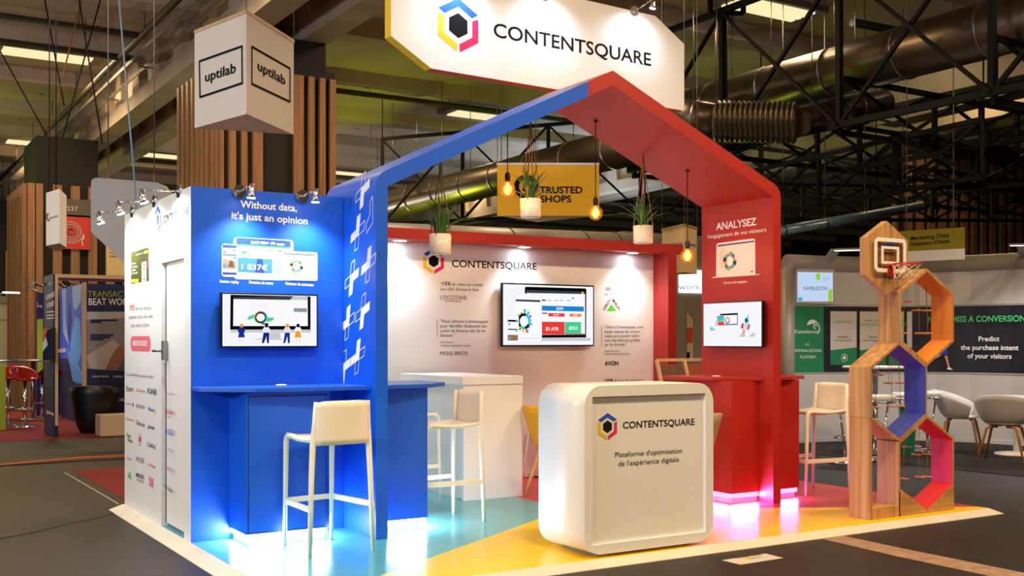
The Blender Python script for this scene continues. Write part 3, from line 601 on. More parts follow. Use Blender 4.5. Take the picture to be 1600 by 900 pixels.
# ================================================================== bar stools
def make_stool():
    t = thing('bar_stool', 'cream plastic bar stool at the wide blue worktop, back turned to the aisle', 'stool', (.722, -.672, 0), math.radians(5), group='cream bar stools', local=True)
    mb = MB()
    n = 9; vs = []; fs = []
    for i in range(n):
        y = -.235+.45*i/(n-1); s = i/(n-1); w = .21-.028*s; z = .765-.018*math.sin(math.pi*s)+.004*s
        for x, dz in ((-w, .012), (-w*.6, -.002), (0, -.006), (w*.6, -.002), (w, .012)): vs.append((x, y, z+dz))
    for i in range(n-1):
        for k in range(4): fs.append((i*5+k, i*5+k+1, i*5+6+k, i*5+5+k))
    mb.add(vs, fs, M_STOOL, True)
    seat = mb.build('seat', t); md = seat.modifiers.new('s', 'SOLIDIFY'); md.thickness = .026; md.offset = -1
    mb = MB(); vs = []; fs = []; nz = 8
    for j in range(nz):
        s = j/(nz-1); z = .725+.29*s; yy = -.238-.018*s; w = .196-.004*s
        for k in range(9):
            a = -1+k/4.; vs.append((a*w, yy-.028*(1-a*a)*(.3+.7*s), z-(.012*abs(a)**6 if j == nz-1 else 0)))
    for j in range(nz-1):
        for k in range(8): fs.append((j*9+k, j*9+k+1, j*9+10+k, j*9+9+k))
    mb.add(vs, fs, M_STOOL, True)
    bk = mb.build('backrest', t); md = bk.modifiers.new('s', 'SOLIDIFY'); md.thickness = .02; md.offset = 1
    for sx in (-1, 1):
        mb = MB(); mb.tube([(sx*.192, -.252, 1.008), (sx*.198, -.243, .85), (sx*.207, -.236, .72), (sx*.218, -.24, .5), (sx*.234, -.252, .0)], [.014, .018, .021, .019, .015], M_STOOL, 8); mb.build('leg', t)
        mb = MB(); mb.tube([(sx*.17, .10, .757), (sx*.172, .19, .757), (sx*.173, .222, .748), (sx*.174, .232, .72), (sx*.175, .238, .5), (sx*.178, .25, .0)], [.018, .020, .021, .020, .018, .014], M_STOOL, 8); mb.build('leg', t)
    mb = MB(); z = .31
    for sx in (-1, 1): mb.bar((sx*.231, -.262, z), (sx*.184, .252, z), .014, .038, M_STOOL)
    mb.bar((-.184, .252, z), (.184, .252, z), .014, .038, M_STOOL); mb.build('footrest', t, .003)
    return t
st = make_stool(); RS = math.radians
dup(st, (1.935, -.07, 0), RS(92), 'cream bar stool at the inner blue worktop, seen side on before the white table', 'cream bar stools')
dup(st, (2.16, 1.02, 0), RS(-92), 'cream bar stool half hidden behind another at the white high table', 'cream bar stools')
dup(st, (5.63, -.47, 0), RS(88), 'cream bar stool under the outer red worktop, lit violet at its feet', 'cream bar stools')

# ================================================================== shell chairs
def shell(mb, m, r0, r1, z0, zb, zs, span=118, n=20, mrows=7, lean=.05):
    vs = []; fs = []
    for j in range(mrows):
        s = j/(mrows-1)
        for i in range(n+1):
            a = math.radians(-90-span+2*span*i/n); k = (abs(2*i/n-1))**2.2
            top = zb+(zs-zb)*k; z = z0+(top-z0)*s; rr = r0+(r1-r0)*(s**.55); back = lean*s*(1-k)
            vs.append((rr*math.cos(a)*1.02, rr*math.sin(a)-back, z))
    for j in range(mrows-1):
        for i in range(n): q = j*(n+1)+i; fs.append((q, q+1, q+n+2, q+n+1))
    mb.add(vs, fs, m, True)
def tub_chair(label, m, mleg, loc, rz, r0=.20, r1=.29, z0=.40, zb=.80, zs=.62, seat=.45, group=None, crossbar=False):
    t = thing('tub_chair', label, 'chair', loc, rz, group=group, local=True)
    mb = MB(); shell(mb, m, r0, r1, z0, zb, zs); o = mb.build('shell', t); md = o.modifiers.new('s', 'SOLIDIFY'); md.thickness = .022; md.offset = -1
    mb = MB(); mb.lathe([(.001, z0-.012), (r0*.9, z0-.008), (r0+.012, z0+.01), (r0+.03, seat-.01), (r0+.015, seat+.01), (.001, seat+.012)], (0, 0, 0), m, 24); mb.build('seat', t)
    for sx in (-1, 1):
        for sy in (-1, 1):
            mb = MB()
            if crossbar: mb.tube([(sx*.05, sy*.12, z0-.022), (sx*.13, sy*.15, z0-.022), (sx*.17, sy*.165, z0-.05), (sx*.255, sy*.235, 0)], [.016, .017, .018, .012], mleg, 8)
            else: mb.tube([(sx*.13, sy*.13, z0-.005), (sx*.235, sy*.215, 0)], [.022, .011], mleg, 8)
            mb.build('leg', t)
    return t
M_MUST = mat('mustard_fabric', (226, 160, 14), .8, noise=.06, nscale=60); M_TAUPE = mat('taupe_fabric', (160, 138, 112), .85, noise=.06, nscale=60); M_LEG = wood('beech_leg', (220, 172, 104), (190, 140, 80))
c = DP(850, 640, 9.75); tub_chair('mustard yellow shell chair half hidden behind the left of the reception desk', M_MUST, M_LEG, (c.x+.17, c.y+.02, 0), RS(-60), r1=.31, r0=.16, zb=.82, zs=.80)
tub_chair('taupe shell chair with beech legs behind the right of the reception desk', M_TAUPE, M_LEG, (3.93, -.62, 0), RS(40), r1=.285, r0=.21, z0=.43, zb=.80, zs=.72, seat=.47)
# small sled-leg side table
c = GP(829, 743)-Vector((.05, .27, 0)); st_ = thing('side_table', 'small white side table with bent tube legs beside the yellow chair', 'table', (c.x+.1, c.y, 0))
mb = MB(); mb.lathe([(.001, .56), (.235, .56), (.24, .572), (.235, .585), (.001, .585)], (c.x+.1, c.y, 0), M_WHITE, 28); mb.build('table_top', st_)
for s in (-1, 1):
    mb = MB(); mb.tube([(c.x+.1-.15, c.y+s*.12, .558), (c.x+.02-.13, c.y+s*.15, .04), (c.x+.02-.12, c.y+s*.16, .012), (c.x+.28, c.y+s*.16, .012), (c.x+.29, c.y+s*.15, .04), (c.x+.25, c.y+s*.12, .558)], .011, M_WHITE, 8); mb.build('leg', st_)
# brochure rack behind the red worktop
rk = thing('brochure_rack', 'pale wooden slanted rack with brown boards behind the red worktop', 'rack', (5.2, .75, 0))
mb = MB(); A = YP(1036, 563, .75); B = YP(1098, 563, .75); z1 = A.z; x0 = A.x; x1 = B.x+.15; lo_ = YP(1016, 612, .45)
for x in (x0, (x0+x1)/2+.02, x1): mb.bar((x, .85, z1), (x-.0, .45, .0), .03, .03, M_PALE)
for s in (0., .42, .8): mb.bar((x0, .85-.4*s, z1*(1-s)), (x1, .85-.4*s, z1*(1-s)), .03, .03, M_PALE)
mb.build('frame', rk)
M_BRD = wood('brown_board', (112, 70, 40), (84, 50, 28))
for a, b, m in ((x0+.03, (x0+x1)/2-.0, M_BRD), ((x0+x1)/2+.04, x1-.03, mat('rust_board', (150, 64, 40), .6))):
    mb = MB(); f = lambda s: (.855-.4*s, z1*(1-s))
    (ya, za), (yb, zb_) = f(.04), f(.40); mb.prism([(a, ya, za), (b, ya, za), (b, yb, zb_), (a, yb, zb_)], (0, .012, .004), m); mb.build('shelf_board', rk)

# ================================================================== wooden hexagon tower and mini hoop
hx = thing('hexagon_tower', 'oak tower of stacked hexagon cells with coloured insides', 'display stand', (5.3, -1.75, 0))
HY0, HY1 = -1.852, -1.645; R6 = .398
def hexp(cx, cz, r): return [(cx+r*math.cos(RS(a)), cz+r*math.sin(RS(a))) for a in (90, 150, 210, 270, 330, 30)]
def cell(cx, cz, edges, lincol, name):
    mb = MB(); O = hexp(cx, cz, R6); I = hexp(cx, cz, R6-.024)
    for e in edges:
        j = (e+1) % 6; mb.prism([(O[e][0], HY0, O[e][1]), (O[j][0], HY0, O[j][1]), (I[j][0], HY0, I[j][1]), (I[e][0], HY0, I[e][1])], (0, HY1-HY0, 0), M_OAK)
    c = mb.build(name, hx)
    mb = MB(); I2 = hexp(cx, cz, R6-.0245); J = hexp(cx, cz, R6-.028)
    for e in edges:
        j = (e+1) % 6; ym = (HY0+HY1)/2
        for ya, yb in ((HY0+.001, ym-.0012), (ym+.0012, HY1-.001)):
            mb.prism([(I2[e][0], ya, I2[e][1]), (I2[j][0], ya, I2[j][1]), (J[j][0], ya, J[j][1]), (J[e][0], ya, J[e][1])], (0, yb-ya, 0), lincol)
    mb.build('coloured_lining', c)
C3 = (5.132, 1.002); C2 = (5.132+.345, 1.60); C4 = (5.132+.345, .402)
cell(*C2, range(6), mat('lining_orange', (222, 140, 48), .45), 'hexagon_cell'); cell(*C3, (0, 1, 2, 3, 4, 5), mat('lining_blue', (46, 66, 170), .4), 'hexagon_cell'); cell(*C4, (5, 4, 3, 2, 0), mat('lining_pink', (206, 36, 46), .45), 'hexagon_cell')
xl, xr = 5.132-.3447, 5.477+.3447
mb = MB().box(xl, xl+.024, HY0, HY1, 0, .80, M_OAK); mb.box(5.132-.012, 5.132+.012, HY0, HY1, 0, .60, M_OAK); mb.box(xl+.024, 5.12, HY0, HY1, 0, .09, M_OAK)
mb.build('base_cell', hx)
mb = MB()
for sgn in (-1, 1):
    e = C4[0]+sgn*.3447; mb.prism([(C4[0], HY0, .004), (e, HY0, .203), (e, HY0, 0), (C4[0], HY0, 0)], (0, HY1-HY0, 0), M_OAKX)
mb.build('base_wedge', hx)
CB = (4.985, 2.068); RB = .292
mb = MB(); mb.prism([(x, HY0, z) for x, z in hexp(*CB, RB)], (0, .055, 0), M_OAK); mb.build('top_board', hx, .002)
M_PEG = wood('peg_wood', (206, 150, 96), (180, 120, 70), axis=1); M_NY = mat('nylon_cord', (176, 130, 70), .6)
for (cx, cz), sh in ((C2, 0), (C3, 1), (C4, 2)):
    pg = [(-.26, .12), (-.06, .13), (.06, .06), (.17, .06), (-.22, -.13), (-.10, -.13), (.10, -.13), (.18, -.13)]
    for dx, dz in pg:
        mb = MB(); yb = -1.70 if dx < .15 else -1.72; mb.tube([(cx+dx, yb-.045, cz+dz), (cx+dx, yb+.045, cz+dz)], .0075, M_PEG, 8); p = mb.build('peg', hx)
        mb = MB(); top = cz+(R6-.028)-abs(dx)*.577; mb.tube([(cx+dx, yb, cz+dz), (cx+dx*.9, yb, min(top, cz+R6-.03-abs(dx*.9)*.577))], .0022, M_NY, 5); mb.build('cord', p)
# hoop
hp_ = thing('basketball_hoop', 'mini basketball hoop with white outlined clear backboard on the oak board', 'basketball hoop', (CB[0], HY0-.02, 1.85))
PH = Plane((0, HY0-.022, 0), (1, 0, 0)); u0, v0 = PH.uv(1366, 424.5); u1, v1 = PH.uv(1415, 374)
mb = MB()
def frame_ring(mb, u0, v0, u1, v1, w, r, m, d=.006):
    out = rrpts(u0, v0, u1, v1, r, 5); inn = rrpts(u0+w, v0+w, u1-w, v1-w, max(r-w, .004), 5)
    n = len(out); y0, y1 = HY0-.028, HY0-.028+d
    vs = [(x, y0, z) for x, z in out]+[(x, y0, z) for x, z in inn]+[(x, y1, z) for x, z in out]+[(x, y1, z) for x, z in inn]; fs = []
    for i in range(n):
        j = (i+1) % n; fs += [(i, j, n+j, n+i), (2*n+j, 2*n+i, 3*n+i, 3*n+j), (n+i, n+j, 3*n+j, 3*n+i), (j, i, 2*n+i, 2*n+j)]
    mb.add(vs, fs, m)
frame_ring(mb, u0, v0, u1, v1, .03, .045, M_LINE)
a = PH.uv(1377, 412); b = PH.uv(1404, 386); frame_ring(mb, a[0], a[1], b[0], b[1], .021, .004, M_LINE); mb.build('backboard_marking', hp_)
mb = MB(); mb.prism([(x, HY0-.0215, z) for x, z in rrpts(u0, v0, u1, v1, .045, 5)], (0, .004, 0), glass('clear_plastic', (244, 240, 236))); mb.build('clear_panel', hp_)
mb = MB()
for sx in (u0+.08, u1-.08):
    for zz in (v0+.05, v1-.02): mb.tube([(sx, HY0-.018, zz), (sx, HY0-.001, zz)], .008, M_INK, 8)
PH.ppoly(mb, [(1383, 381.5), (1397, 382.8), (1397, 379.2), (1387, 378.6)], mat('brand_blue', (50, 50, 160), .5), .002)
mb.build('fixing', hp_)
M_RIM = mat('rim_red', (196, 44, 30), .4); rc = PH.uv(1389, 414); zz = rc[1]; rx = rc[0]+.01; rr_ = .105
mb = MB(); ry = HY0-.03-.05-rr_
mb.box(rx-.035, rx+.035, HY0-.034, HY0-.024, zz-.09, zz+.01, M_RIM); mb.box(rx-.03, rx+.03, HY0-.09, HY0-.03, zz-.008, zz+.002, M_RIM)
mb.tube([(rx+rr_*math.cos(2*math.pi*k/28), ry+rr_*math.sin(2*math.pi*k/28), zz) for k in range(29)], .006, M_RIM, 6, cap=False); mb.build('rim', hp_)
mb = MB(); nn = 8; M_NET = mat('net_cord', (226, 204, 166), .8)
for k in range(nn):
    for sg in (1, -1):
        pts = []
        for j in range(5):
            a = 2*math.pi*(k+sg*.5*j)/nn; r = rr_*(1-.1*j) + .006*math.sin(k*2.1+j); pts.append((rx+r*math.cos(a)-.012*j, ry+r*math.sin(a), zz-.006-.028*j-.006*math.sin(k*1.7)))
        mb.tube(pts, .0028, M_NET, 5)
mb.build('net', hp_)

# ================================================================== clip-on arm lamps
def arm_lamp(label, disc, head, target, group, e=30, nrm=(0, -1, 0), spot=75, col=(.94, .97, 1)):
    t = thing('arm_lamp', label, 'lamp', disc, group=group); D = Vector(disc); Hh = Vector(head); n = Vector(nrm)
    mb = MB(); mb.tube([D-n*.006, D+n*.012], .048, M_CHROME, 24); mb.tube([D-n*.02+Vector((0, 0, .0)), D+n*.02], .016, M_CHROME, 12); mb.build('mounting_disc', t)
    mb = MB(); mb.tube([D+n*.018, Hh+Vector((0, 0, .03))], .0055, M_CHROME, 8); mb.build('arm', t)
    d = (Vector(target)-Hh).normalized(); d = (d+Vector((0, 0, -1.2))).normalized()
    mb = MB(); mb.tube([Hh-d*.04, Hh+d*.02, Hh+d*.035, Hh+d*.058], [.017, .018, .023, .031], M_CHROME, 16); hd = mb.build('lamp_head', t)
    mb = MB(); mb.tube([Hh+d*.0585, Hh+d*.066], [.029, .025], E_LAMP, 16); mb.build('bulb', hd)
    l = light('SPOT', 'arm_lamp_beam', Hh+d*.085, e=e, col=col, spot_size=math.radians(spot), spot_blend=1, shadow_soft_size=.03); aim(l, target)
for i, (dp, hpx) in enumerate((((280.5, 299), (222, 304)), ((242, 314.5), (185.5, 322)), ((207.5, 331), (154.5, 337.5)))):
    d = XP(*dp, -.006); h = YP(*hpx, d.y+.02)
    arm_lamp(('chrome arm lamp on the white cabin wall, nearest the blue corner', 'middle chrome arm lamp of three over the white cabin wall', 'chrome arm lamp at the far end of the white cabin wall')[i], d, h, (0, d.y, 2.05), 'arm lamps on the white wall', e=44, nrm=(-1, 0, 0), spot=155)
for i, (dp, hpx) in enumerate((((373.5, 299.5), (393, 300)), ((472, 307), (493.5, 307)))):
    d = YP(*dp, -.008); h = XP(*hpx, d.x+.005); 
    h = Vector((d.x+.0, -.20, d.z+.01)); h2 = YP(*hpx, -.22); h = Vector((h2.x, -.22, h2.z+.02))
    arm_lamp(('chrome arm lamp above the slogan, left one on the blue wall', 'chrome arm lamp on the blue wall next to the arch')[i], d, h, (h.x, 0, 1.55), 'arm lamps on the blue wall', e=44, spot=112)

# ================================================================== pendant bulbs and hanging plants
def soffit(x): return (ZA-T-SL*(XA-x)) if x < XA else (ZA-T-SR*(x-XA))
M_GLS = glass('amber_glass', (255, 196, 110)); _n = M_GLS.node_tree; _e = _n.nodes.new('ShaderNodeEmission'); _e.inputs[0].default_value = (1, .40, .07, 1); _e.inputs[1].default_value = .22; _a = _n.nodes.new('ShaderNodeAddShader'); _l = _n.nodes['Material Output'].inputs[0].links[0]; _s = _l.from_socket; _n.links.new(_s, _a.inputs[0]); _n.links.new(_e.outputs[0], _a.inputs[1]); _n.links.new(_a.outputs[0], _n.nodes['Material Output'].inputs[0]); E_FIL = emit('filament', (255, 190, 84), 40); M_SOCK = mat('socket_dark', (40, 26, 18), .4)
def pendant(label, x, y, zb, r=.062):
    zt = soffit(x); t = thing('pendant_bulb', label, 'lamp', (x, y, zt), group='amber pendant bulbs')
    mb = MB(); mb.tube([(x, y, zt+.004), (x, y, zb+r+.05)], .0042, M_BLACK, 8); mb.lathe([(.02, zt-.001), (.02, zt-.012), (.001, zt-.014)], (x, y, 0), M_BLACK, 12); mb.build('cord', t)
    mb = MB(); mb.lathe([(.001, zb+r+.075), (.017, zb+r+.07), (.022, zb+r+.055), (.022, zb+r+.02), (.018, zb+r+.0)], (x, y, 0), M_SOCK, 16); mb.build('socket', t)
    mb = MB(); mb.lathe([(.017, zb+r+.006), (.022, zb+r-.006)]+[(r*math.sin(RS(a)), zb+r*math.cos(RS(a))) for a in range(28, 181, 8)], (x, y, 0), M_GLS, 24); mb.build('glass_globe', t)
    mb = MB()
    for k in range(6):
        a = k*math.pi/3; mb.tube([(x+.013*math.cos(a), y+.013*math.sin(a), zb+.045), (x+.013*math.cos(a), y+.013*math.sin(a), zb-.04)], .0038, E_FIL, 6)
    mb.build('filament', t)
    light('POINT', 'bulb_glow', (x, y, zb), e=4, col=(1, .6, .25), shadow_soft_size=.05)
for lab, px, y in (('amber pendant bulb under the blue half of the arch', (793, 296), -.25), ('amber pendant bulb under the arch ridge, in front of the yellow banner', (930.5, 333), -.06), ('amber pendant bulb nearest the red arch leg', (1074, 400), -.30)):
    p = YP(*px, y); pendant(lab, p.x, y, p.z)
M_POT = mat('pot_white', (236, 226, 214), .3); M_LEAF = mat('aloe_leaf', (62, 112, 50), .45, noise=.3, nscale=25); M_ROPE = mat('jute_rope', (166, 132, 92), .9)
def leaf(mb, base, a, L, up, w):
    d = Vector((math.cos(a), math.sin(a), 0)); s = Vector((-math.sin(a), math.cos(a), 0)); n = 8; vs = []; fs = []; e0 = math.radians(58+30*up); e1 = math.radians(-50+130*up)
    p = Vector(base)
    for i in range(n):
        t = i/(n-1); e = e0+(e1-e0)*t
        if i: p = p+(d*math.cos(e)+Vector((0, 0, math.sin(e))))*(L/(n-1))
        ww = w*min(1, .75+t)*(1-t)**.75; nrm_ = Vector((0, 0, 1))*math.cos(e)-d*math.sin(e)
        vs += [p-s*ww+nrm_*ww*.35, p-nrm_*ww*.35, p+s*ww+nrm_*ww*.35]
    for i in range(n-1):
        k = i*3; fs += [(k, k+1, k+4, k+3), (k+1, k+2, k+5, k+4), (k+2, k, k+3, k+5)]
    mb.add(vs, fs, M_LEAF, True)
def plant(label, x, y, ztop, r, h, seed, longs):
    t = thing('hanging_plant', label, 'plant', (x, y, ztop-h), group='hanging aloe pots'); z0 = ztop-h; rnd = random.Random(seed)
    mb = MB(); mb.lathe([(.001, z0), (r*.92, z0), (r*.97, z0+.008), (r, ztop), (r-.008, ztop), (r-.012, ztop-.02), (.001, ztop-.02)], (x, y, 0), M_POT, 28); mb.build('pot', t)
    for k in range(22):
        mb = MB(); leaf(mb, (x+rnd.uniform(-.03, .03), y+rnd.uniform(-.03, .03), ztop-.022), rnd.uniform(0, 6.28), rnd.uniform(.17, .33), rnd.uniform(.6, 1.0), rnd.uniform(.014, .023)); mb.build('leaf', t)
    for a, L, up in longs:
        mb = MB(); leaf(mb, (x, y, ztop-.022), RS(a), L, up, .014); mb.build('leaf', t)
    zt = soffit(x); mb = MB()
    for k in range(4):
        a = RS(40+90*k); mb.tube([(x+r*math.cos(a), y+r*math.sin(a), ztop-.012), (x+.01*math.cos(a), y+.01*math.sin(a), zt-.12), (x, y, zt+.004)], .0045, M_ROPE, 6)
    mb.lathe([(.004, zt-.06), (.012, zt-.09), (.012, zt-.13), (.004, zt-.15)], (x, y, 0), M_ROPE, 8); mb.build('rope', t)
p = YP(688, 366, -.25); plant('hanging aloe in a glossy white pot in front of the back wall logo', p.x, -.25, p.z, .084, .155, 3, ((150, .34, .5), (-30, .36, .35), (-45, .38, .25), (170, .25, .6)))
p = YP(829, 311, -.25); plant('hanging aloe in a pale pot in front of the yellow banner', p.x, -.25, p.z, .085, .15, 5, ((160, .3, .15), (-40, .34, .1), (120, .3, .7), (-20, .32, .75), (180, .3, .6)))
p = YP(1005, 353, -.08); plant('hanging aloe in a white pot under the red half of the arch', p.x, -.08, p.z, .088, .155, 9, ((150, .40, .45), (160, .3, .35), (-40, .3, .35), (-30, .34, .8)))

# ================================================================== hanging signs
A = YP(674, 107, .42); th = RS(3.13); PM = Plane(A, (math.cos(th), math.sin(th), 0))
sg = thing('hanging_sign', 'large white hanging sign with black lettering and coloured edges above the arch', 'sign', A)
bl = PM.uv(611, 56); br = PM.uv(1069, 173); tr = PM.uv(1069, 69); tr2 = PM.uv(1024, 25); top = tr2[1]+.0
front = [(0, 0), br, tr, tr2, (bl[0], top), bl]
M_EY = mat('edge_yellow', (244, 196, 28), .5); M_ER = mat('edge_red', (196, 60, 40), .5); M_EB = mat('edge_blue', (30, 90, 190), .5)
mb = MB(); F3 = [PM.at(u, v, 0) for u, v in front]; B3 = [PM.at(u, v, -.105) for u, v in front]; n = 6
mb.add(F3, [tuple(range(n))], M_WHITEP); mb.add(B3, [tuple(range(n-1, -1, -1))], M_WHITEP)
for i, m in enumerate((M_ER, M_EB, M_EB, M_EB, M_EY, M_EY)): j = (i+1) % n; mb.add([F3[i], B3[i], B3[j], F3[j]], [(0, 1, 2, 3)], m)
mb.build('panel', sg)
mb = MB(); PM.wordlogo(mb, (716, 40), 43, (771, 57), (1017, 103), 22, M_INK); mb.build('logo_print', sg)
mb = MB()
for u in (bl[0]+.3, tr2[0]-.2): p = PM.at(u, top, -.05); mb.tube([p, (p.x, p.y, 6.99)], .006, M_STEEL, 6)
mb.build('suspension_wire', sg)
for i, u in enumerate((PM.uv(990, 18)[0], PM.uv(850, 18)[0], PM.uv(710, 18)[0])):
    v = PM.uv(990, 18)[1] if i == 0 else top-.05; d = PM.at(u, v, .006); h = PM.at(u+.02, v+.03, .26)
    arm_lamp(('chrome arm lamp at the upper right of the large hanging sign', 'middle chrome arm lamp on top of the large hanging sign', 'left chrome arm lamp on top of the large hanging sign')[i], d, h, PM.at(u, v-.45, 0), 'arm lamps of the large sign', e=(17 if i == 0 else 22), nrm=tuple(PM.N), spot=150, col=(.72, .86, 1))
# triangular banner cube
def tri_banner(name, label, pts, zb, zt, m, band=None, under=None):
    t = thing(name, label, 'banner', (pts[0].x, pts[0].y, zb)); P3 = [Vector((p.x, p.y, 0)) for p in pts]; mb = MB()
    for i in range(3):
        a, b = P3[i], P3[(i+1) % 3]; mb.poly([(a.x, a.y, zb), (b.x, b.y, zb), (b.x, b.y, zt), (a.x, a.y, zt)], m)
    mb.poly([(p.x, p.y, zb) for p in P3], under or m); o = mb.build('fabric', t); md = o.modifiers.new('s', 'SOLIDIFY'); md.thickness = .006
    mb = MB()
    for i in range(3): a, b = P3[i], P3[(i+1) % 3]; mb.bar((a.x, a.y, zt+.012), (b.x, b.y, zt+.012), .02, .03, band or M_PALE)
    for p in P3: mb.tube([(p.x, p.y, zt), (p.x, p.y, 6.99)], .004, M_STEEL, 5)
    mb.build('rail', t); return t
M_FAB = mat('banner_fabric', (226, 222, 220), .8); M_FABC = mat('banner_cream', (226, 196, 140), .8)
n_ = DP(385, 178, 10.5); l_ = DP(304, 200, 11.2); r_ = DP(459, 208, 11.55); zt = CAM.z+(532-20)/FPX*10.5
ub = tri_banner('hanging_banner', 'white triangular hanging banner with framed black lettering left of the arch', [l_, n_, r_], n_.z, zt, M_FAB)
mb = MB()
for P0, P1, fr, tx in ((l_, n_, [(312, 96), (378.5, 72.5), (379, 130), (313, 152)], ((321, 128), (369, 113), 15)), (n_, r_, [(393, 73), (452.5, 107), (452.5, 159), (393, 131)], ((402, 109), (445, 133), 15))):
    PP = Plane((P0.x, P0.y, 0), (P1.x-P0.x, P1.y-P0.y, 0)); PP.line(mb, [PP.uv(*p) for p in fr], .022, M_INK, .006, closed=True); PP.ptext(mb, 'uptilab', *tx, M_INK, bold=.015, off=.006)
mb.build('lettering', ub)
a_ = DP(777, 337, 13); b_ = DP(936, 337, 13); c_ = DP(840, 347, 13.7)
tb = tri_banner('hanging_banner', 'yellow triangular hanging banner with black shop lettering seen through the arch', [a_, b_, Vector((c_.x, c_.y, 0))], a_.z, CAM.z+(532-258)/FPX*13, mat('banner_yellow', (236, 182, 30), .7), band=mat('rail_white', (220, 220, 220), .5), under=mat('rail_white', (220, 220, 220), .5))
PP = Plane((a_.x, a_.y, 0), (b_.x-a_.x, b_.y-a_.y, 0)); mb = MB()
PP.ptext(mb, 'TRUSTED', (843, 302), (910, 302), 10.5, M_INK, bold=.02, off=.006); PP.ptext(mb, 'SHOPS', (844, 316), (892.5, 316), 10.5, M_INK, bold=.02, off=.006); q = PP.uv(822, 292); PP.ring(mb, q[0], q[1], .085, .145, M_INK, .006); PP.text(mb, 'e', q[0]-.055, q[1]-.05, .13, M_INK, bold=.03, off=.006)
mb.build('lettering', tb)
a_ = DP(1034.5, 425, 13.6); b_ = DP(1069, 425, 13); c_ = DP(1089, 425, 13.4)
cb = tri_banner('hanging_banner', 'cream hanging banner partly behind the red canopy', [a_, b_, c_], CAM.z+(532-425)/FPX*13, CAM.z+(532-353)/FPX*13, M_FABC, band=mat('rail_ochre', (170, 130, 60), .6))
mb = MB()
for P0, P1, p0, p1 in ((a_, b_, (1037, 386), (1067, 383)), (b_, c_, (1071, 383), (1087, 386))):
    PP = Plane((P0.x, P0.y, 0), (P1.x-P0.x, P1.y-P0.y, 0)); PP.ptext(mb, 'nuance', p0, p1, 6, M_INK, off=.006)
mb.build('lettering', cb)
# ================================================================== hall shell
ZF = -.045; ZC = 7.0
def conc(name, c1, c2, rough=.75, scale=.6):
    m = mat(name, c1, rough); nt = m.node_tree; b = nt.nodes['Principled BSDF']; tc = nt.nodes.new('ShaderNodeTexCoord')
    n = nt.nodes.new('ShaderNodeTexNoise'); n.inputs['Scale'].default_value = scale; n.inputs['Detail'].default_value = 9; n.inputs['Roughness'].default_value = .62
    r = nt.nodes.new('ShaderNodeValToRGB'); r.color_ramp.elements[0].color = lin(c2); r.color_ramp.elements[1].color = lin(c1); r.color_ramp.elements[0].position = .36; r.color_ramp.elements[1].position = .66
    nt.links.new(tc.outputs['Object'], n.inputs['Vector']); nt.links.new(n.outputs['Fac'], r.inputs[0]); nt.links.new(r.outputs[0], b.inputs['Base Color']); return m
M_FLOOR = conc('floor_concrete', (34, 28, 23), (24, 20, 16), .55, .9); M_CEIL = conc('ceiling_concrete', (206, 186, 164), (180, 160, 140), .85, .5); M_BEAM = conc('beam_concrete', (190, 174, 152), (166, 150, 130), .85, .8); M_DARK = mat('hall_wall_dark', (60, 50, 42), .85, noise=.15, nscale=1.5)
mb = MB().box(-20, 44, -20, 48, ZF-.1, ZF, M_FLOOR); struct(mb.build('floor'), 'dark concrete hall floor')
mb = MB().box(-20, 44, -20, 48, ZC, ZC+.1, M_CEIL)
for k in range(19):
    y = -13.13+k*3.3333
    mb.prism([(-20, y-.32, ZC), (-20, y+.32, ZC), (-20, y+.22, ZC-.26), (-20, y-.22, ZC-.26)], (64, 0, 0), M_CEIL)
for k in range(9, 16):
    y = -13.13+k*3.3333
    for i in range(16):
        for dy in (.95, 2.1):
            x = -2+i*1.55+(dy > 1)*.7; mb.lathe([(.055, ZC-.002), (.001, ZC-.003)], (x, y+dy, 0), M_BLACK, 10, False)
struct(mb.build('ceiling'), 'ribbed concrete hall ceiling')
for nm, b in (('wall_back', (-20, 44, 47.9, 48)), ('wall_right', (43.9, 44, -20, 48)), ('wall_left', (-20, -19.9, -20, 48)), ('wall_front', (-20, 44, -20, -19.9))):
    mb = MB().box(*b, ZF, ZC, M_DARK); struct(mb.build(nm))
def girder(x, name):
    mb = MB(); mb.box(x-.21, x+.21, -19, 47, 5.8, 6.08, M_BEAM).box(x-.07, x+.07, -19, 47, 6.08, ZC, M_BEAM)
    for k in range(44):
        y = -18+k*1.5
        for s in (-1, 1): mb.prism([(x+s*.07, y-.28, 6.08), (x+s*.07, y+.28, 6.08), (x+s*.07, y+.12, ZC), (x+s*.07, y-.12, ZC)], (s*.14, 0, 0), M_BEAM)
    struct(mb.build(name))
for i, x in enumerate((2.86, 3.86, -9.0, -10.0, 17.4, 18.4)): girder(x, 'trim_%d' % (i+1))
# ------------------------------------------------------------------ slatted columns
M_COREB = mat('column_core', (18, 15, 13), .8)
def slats(mb, x0, x1, y, z0, z1, pitch, w, d=.07, face='f', skip=()):
    n = int((x1-x0)/pitch); 
    for i in range(n+1):
        a = x0+i*pitch
        if any(s0 <= a <= s1 for s0, s1 in skip): continue
        if face == 'f': mb.box(a, a+w, y-d, y-.002, z0, z1, M_SLAT)
        else: mb.box(y-d, y-.002, a, a+w, z0, z1, M_SLAT)
def column(label, x0, x1, y0, y1, zt, spec, left_pitch=.26, head=None):
    t = thing('slatted_column', label, 'column', ((x0+x1)/2, y0, ZF), group='slatted columns'); mb = MB().box(x0, x1, y0, y1, ZF, zt, M_COREB); h0, h1 = head or (x0+.25, x1-.1); mb.box(h0, h1, y0+.1, min(y1-.1, y0+2), zt, 5.8, M_COREB); mb.build('core', t)
    mb = MB(); spec(mb); mb.build('front_slats', t); mb = MB(); slats(mb, y0+.05, y1-.1, x0, ZF, zt, left_pitch, .09, .09, 'l'); mb.build('side_slats', t); return t
